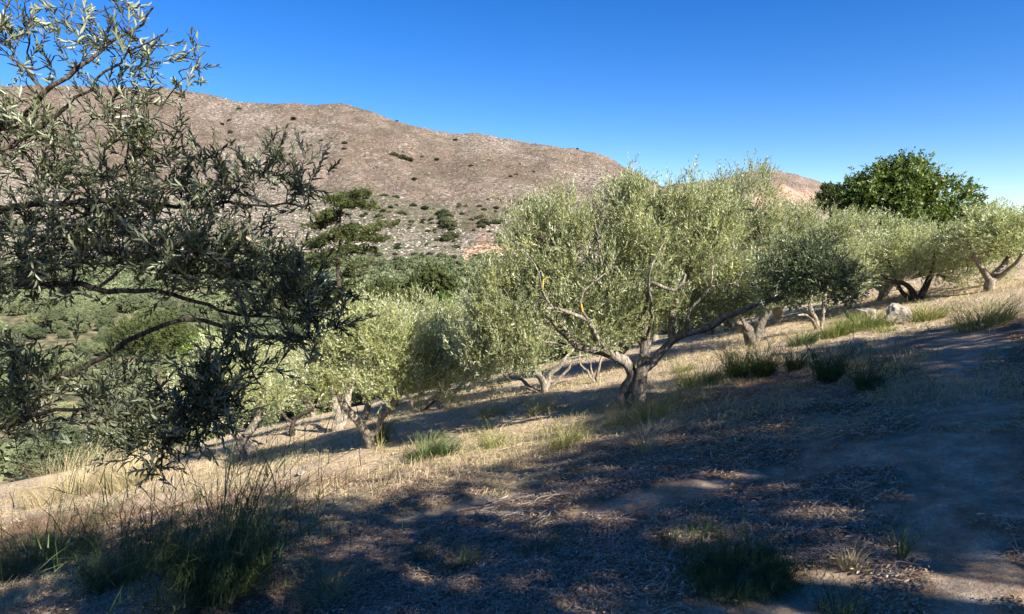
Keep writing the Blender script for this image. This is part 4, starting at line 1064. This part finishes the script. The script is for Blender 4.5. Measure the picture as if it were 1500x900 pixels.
tuft('bank_shrub', 'low shrub under the slim pale arching stems', 1175, 505, 50, 28, 500, M_BROOM, 550, 'shrub', (.1, .6), .007, base=.7)
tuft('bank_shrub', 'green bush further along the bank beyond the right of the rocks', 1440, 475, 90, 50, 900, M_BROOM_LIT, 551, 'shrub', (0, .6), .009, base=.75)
tuft('dead_stalks', 'tall single dry stalks rising from the shaded ground right of the big tree', 1064, 600, 14, 70, 4, M_STRAW, 552, 'dead plant', (.3, .7), .008, base=.3)
tuft('dead_stalks', 'reddish thin stalks leaning in the shade below the broom row', 1050, 628, 80, 60, 26, M_STRAW, 553, 'dead plant', (0, .5), .006, base=.6, bend=.8)
tuft('twiggy_plant', 'single knotty weed in the sun below the big tree', 905, 660, 14, 46, 8, M_STRAW, 554, 'plant', (.3, .6), .008, base=.3, twiggy=40)
tuft('dead_stalks', 'short dry stalks near the sunny strip at the right edge', 1320, 540, 60, 44, 120, M_STRAW, 555, 'dead plant', (0, .6), .005, base=.7)
tuft('dead_stalks', 'dry stalks behind the taller dark broom', 1240, 540, 60, 36, 160, M_STRAW, 556, 'dead plant', (0, .6), .005, base=.7)

# ------------------------------------------------------------------ ground cover
def scatter(n, rmin, rmax, seed, azr=48):
    rs = RS(seed); r = rmin * (rmax / rmin) ** rs.rand(n); a = np.radians(rs.uniform(-azr, azr, n))
    x = r * np.sin(a); y = r * np.cos(a); return x, y, H(x, y)
def flat_bits(n, seed, rmin, rmax, length, width, mat, name, label, cat, maskf, tintr=(0, 1), tilt=.35, curl=.15):
    rs = RS(seed); x, y, z = scatter(n, rmin, rmax, seed)
    path, litter, straw, red, far = soil_masks(x, y, z)
    k = rs.rand(n) < maskf(path, litter, straw, red, x, y)
    x, y, z = x[k], y[k], z[k]; N = len(x)
    dist = np.hypot(x, y)
    L_ = length * (.4 + 1.2 * rs.rand(N) ** 1.5) * (1 + dist / 9); W_ = width * (.6 + .8 * rs.rand(N)) * (1 + dist / 6)
    a = rs.rand(N) * 6.283
    d = nrm(np.stack([np.cos(a), np.sin(a), rs.randn(N) * tilt * .6], -1) + np.array([0.0, 0, 0]))
    g = np.stack([.231 * np.ones(N), -.171 * np.ones(N)], -1)
    d[:, 2] += d[:, 0] * .231 - d[:, 1] * .171
    nn = nrm(np.stack([-.231 + rs.randn(N) * tilt, .171 + rs.randn(N) * tilt, np.ones(N)], -1)); s = nrm(np.cross(nn, d))
    c = np.stack([x, y, z + .006 + np.abs(rs.randn(N)) * .012], -1)
    e = nrm(np.cross(d, s)); mid = c + e * (np.abs(rs.randn(N)) * L_ * curl)[:, None] * np.sign(e[:, 2:3] + 1e-9)
    V = np.stack([c - d * L_[:, None] / 2 - s * W_[:, None] * .3, c - d * L_[:, None] / 2 + s * W_[:, None] * .3, mid + s * W_[:, None] / 2, mid - s * W_[:, None] / 2,
                  c + d * L_[:, None] / 2 + s * W_[:, None] * .15, c + d * L_[:, None] / 2 - s * W_[:, None] * .15], 1).reshape(-1, 3)
    i0 = np.arange(N) * 6
    Q = np.concatenate([np.stack([i0, i0 + 1, i0 + 2, i0 + 3], -1), np.stack([i0 + 3, i0 + 2, i0 + 4, i0 + 5], -1)])
    tv = np.clip(tintr[0] + (tintr[1] - tintr[0]) * rs.rand(N), 0, 1)
    o = mesh_obj(name, V, Q, mat, attrs=dict(tint=np.repeat(tv, 6)))
    return tag(o, label, cat, kind='stuff')
flat_bits(190000, 601, 1.5, 11, .018, .005, M_LITTER, 'leaf_litter', 'dry fallen leaves covering the shaded foreground ground', 'leaf litter', lambda p, l, s, r, x, y: .25 + .75 * l)
flat_bits(110000, 602, 1.5, 13, .085, .0024, M_STICK, 'fallen_twigs', 'thin dead twigs scattered over the foreground ground', 'twigs', lambda p, l, s, r, x, y: .08 + .8 * l, tilt=.25, curl=.08)
flat_bits(70000, 603, 5.5, 24, .05, .004, M_STRAW, 'dry_straw', 'flattened pale straw on the sunlit ground between the trees', 'straw', lambda p, l, s, r, x, y: s * (1 - .8 * l) * (.4 + .6 * (vn(x / .6, y / .6, 5) > -.2)), tilt=.3)
def standing_grass(n, seed, rmin, rmax, hr, mat, name, label, maskf, tint, width):
    rs = RS(seed); x, y, z = scatter(n, rmin, rmax, seed)
    path, litter, straw, red, far = soil_masks(x, y, z)
    k = rs.rand(n) < maskf(path, litter, straw, x, y); x, y, z = x[k], y[k], z[k]
    O = np.stack([x, y, z - .01], -1); N = len(x)
    h = (hr[0] + (hr[1] - hr[0]) * rs.rand(N) ** 1.6)
    V, Q, tv = blades(O, 2, h, .45, .5, width * (1 + np.hypot(x, y) / 12), seed, tint)
    o = mesh_obj(name, V, Q, mat, attrs=dict(tint=tv)); return tag(o, label, 'grass', kind='stuff')
standing_grass(140000, 611, 6.5, 60, (.04, .20), M_STRAW, 'dry_grass', 'short dry yellow grass on the sunlit slope', lambda p, l, s, x, y: s * (1 - .9 * l) * sstep(-.35, .35, fbm(x / 1.1, y / 1.1, 301, 3)), (0, .85), .0035)
standing_grass(40000, 612, 8, 30, (.05, .22), M_BROOM_LIT, 'green_grass', 'patches of green grass under the olive trees', lambda p, l, s, x, y: s * (1 - .9 * l) * sstep(.05, .5, fbm(x / 1.4, y / 1.4, 305, 3)), (.1, .8), .004)
standing_grass(9000, 613, 1.8, 8, (.03, .12), M_BROOM, 'sparse_weeds', 'sparse small dark weeds on the shaded ground', lambda p, l, s, x, y: sstep(.1, .5, fbm(x / .7, y / .7, 309, 3)) * .8, (0, .9), .0022)
M_PEBBLE = leaf_mat('pebbles', [(.16, .13, .10), (.28, .235, .18), (.38, .33, .26)], None, 0, .9, .1)

# fallen branches lying on the ground, one object each
def fallen(label, px, py, ang, lpx, r, seed, forks=2, mat=M_STICK, group=None):
    b = G(px, py); s = b[1] / F; L_ = lpx * s; rs = RS(seed)
    def gl(p): return np.array([p[0], p[1], float(H(p[0] + b[0], p[1] + b[1])) - b[2] + r + .008 + .01 * rs.rand()])
    d = np.array([math.cos(ang), math.sin(ang), 0])
    def line(p0, d_, L2, n=6, w=.10):
        pts = []
        for i in range(n + 1):
            o_ = np.array([-d_[1], d_[0], 0]) * rs.randn() * L2 * w * .35
            pts.append(gl(p0 + d_ * L2 * i / n + o_))
        return np.array(pts)
    mp = line(-d * L_ / 2, d, L_)
    ch = [(mp, np.linspace(r, r * .4, len(mp)))]
    for k in range(forks):
        i = rs.randint(1, 5); a2 = ang + rs.choice([-1, 1]) * rs.uniform(.4, .9); d2 = np.array([math.cos(a2), math.sin(a2), 0])
        q_ = line(mp[i] * (1, 1, 0), d2, L_ * rs.uniform(.25, .5), 4); q_[0] = mp[i]; q_[1:, 2] += .02 * rs.rand(4) * (r > .004)
        ch.append((q_, np.linspace(r * .6, r * .2, len(q_))))
    V, Q = tubes(ch, 6, .1, seed)
    o = mesh_obj('fallen_branch', V, Q, mat, attrs=dict(tint=np.full(len(V), rs.rand() * .7 + .3)), smooth=True)
    o.location = [float(v) for v in b]
    return tag(o, label, 'branch', group)
pile = 'dead branches heaped in the foreground'
rs = RS(31)
for i in range(30):
    fallen('bare dead branch in the twig pile at the centre of the foreground shade', 742 + rs.randn() * 36, 762 + rs.randn() * 14, rs.rand() * 6.28, rs.uniform(35, 95), rs.uniform(.005, .011), 700 + i, 3, group=pile)
fb = [('short thick broken branch in front of the twig pile', 728, 786, .25, 60, .010), ('thin long branch lying across the shade left of the twig pile', 590, 770, .8, 110, .004),
      ('forked dead branch on the shaded ground right of the twig pile', 860, 765, -.5, 80, .006), ('pale twig near the upper end of the shaded pale path', 1272, 712, -1.0, 30, .007),
      ('dark crooked branch on the shaded ground left of the feathery bush', 955, 745, .5, 90, .005), ('fallen branch beside the bright tuft in the sunlit band', 768, 652, .4, 80, .010),
      ('thin pale stick sticking out near the broom row', 1128, 650, 1.2, 60, .006), ('small forked stick on the pale path at the right', 1240, 700, 2.2, 60, .006),
      ('dead branch among dry leaves in the middle of the right shade', 1150, 680, .1, 70, .006), ('long thin stick in the sun left of the middle', 480, 672, -.7, 40, .006),
      ('crooked twig at the lower left of the shaded ground', 560, 840, .3, 90, .004), ('twig lying on the pale soil at the bottom centre', 810, 870, .6, 70, .004),
      ('crossed twig near the bottom left broom', 520, 800, 2.0, 80, .004), ('curved pale twig on the litter right of the pile', 910, 800, 1.3, 60, .004)]
for i, (lab, px, py, a, l_, r) in enumerate(fb): fallen(lab, px, py, a, l_, r, 750 + i, 2)

def stones(n, seed, rmin, rmax, size, name, label):
    rs = RS(seed); x, y, z = scatter(n, rmin, rmax, seed); sz = size * (.3 + rs.rand(n) ** 3 * 2) * (1 + np.hypot(x, y) / 30)
    oc = np.array([(1, 0, 0), (.3, 1, .1), (-1, .1, 0), (-.2, -1, 0), (.1, .1, .8)], float)
    V = oc[None] * (1 + .3 * rs.randn(n, 5, 1)) * sz[:, None, None] + np.stack([x, y, z], -1)[:, None, :]
    tris = np.array([(0, 1, 4), (1, 2, 4), (2, 3, 4), (3, 0, 4)])
    Q = (np.arange(n)[:, None, None] * 5 + tris[None]).reshape(-1, 3)
    tag(mesh_obj(name, V.reshape(-1, 3), Q, M_PEBBLE, attrs=dict(tint=np.repeat(rs.rand(n), 5))), label, 'stones', kind='stuff')
stones(9000, 621, 1.5, 20, .008, 'pebbles', 'small pebbles and clods scattered over the soil')

# ------------------------------------------------------------------ trees beside and behind the camera, whose shade covers the foreground
def shade_tree(label, x, y, h, lobes_, seed, per=6, leaf=.14):
    b = np.array([x, y, float(H(x, y))])
    lim = [([(0, 0, -.3), (.1, 0, h * .25), (0, .1, h * .5), (0, 0, h * .8)], .28, .08), ([(0, 0, h * .3), (h * .15, .1, h * .5), (h * .25, 0, h * .7)], .15, .05), ([(0, 0, h * .3), (-h * .15, .1, h * .5), (-h * .2, 0, h * .7)], .15, .05)]
    return make_tree('walnut_tree', label, 'tree', b, lim, lobes_, M_WALNUT, M_BARK_DARK, seed=seed, per=per, nleaf=9, leaf=leaf, width=.5, step=.3, spread=.2, slen=(.2, .45), rnd=.8, ang=60, clump=.5)
SHADE = [
    (6.3, -2.6, 6.6, 'tall broad leaved tree outside the picture, right of the camera', [(5.92, -2.84, 5.60, 2.45, 250)]),
    (11.0, -2.2, 7.0, 'tall broad leaved tree outside the picture, farthest to the right of the camera', [(10.70, -2.61, 6.75, 2.5, 400), (11.45, -0.66, 6.75, 2.5, 400)]),
    (3.1, -2.3, 6.0, 'tall broad leaved tree behind the camera', [(2.95, -1.75, 4.80, 2.15, 170)]),
    (11.6, 3.3, 4.0, 'small broad leaved tree outside the picture beyond the right edge', [(11.50, 3.23, 4.65, 1.8, 260)]),
    (6.3, 1.2, 3.0, 'young broad leaved tree outside the picture beside the pale path', [(6.17, 2.13, 3.15, 0.9, 60), (6.04, 0.80, 3.33, 0.9, 60)]),
]
for i, (x, y, h, lab, lb) in enumerate(SHADE):
    z = float(H(x, y))
    shade_tree(lab, x, y, h, [((a - x, b_ - y, c - z), (r * 1.02, r * 1.02, r), int(n * 1.15)) for a, b_, c, r, n in lb], 800 + i)
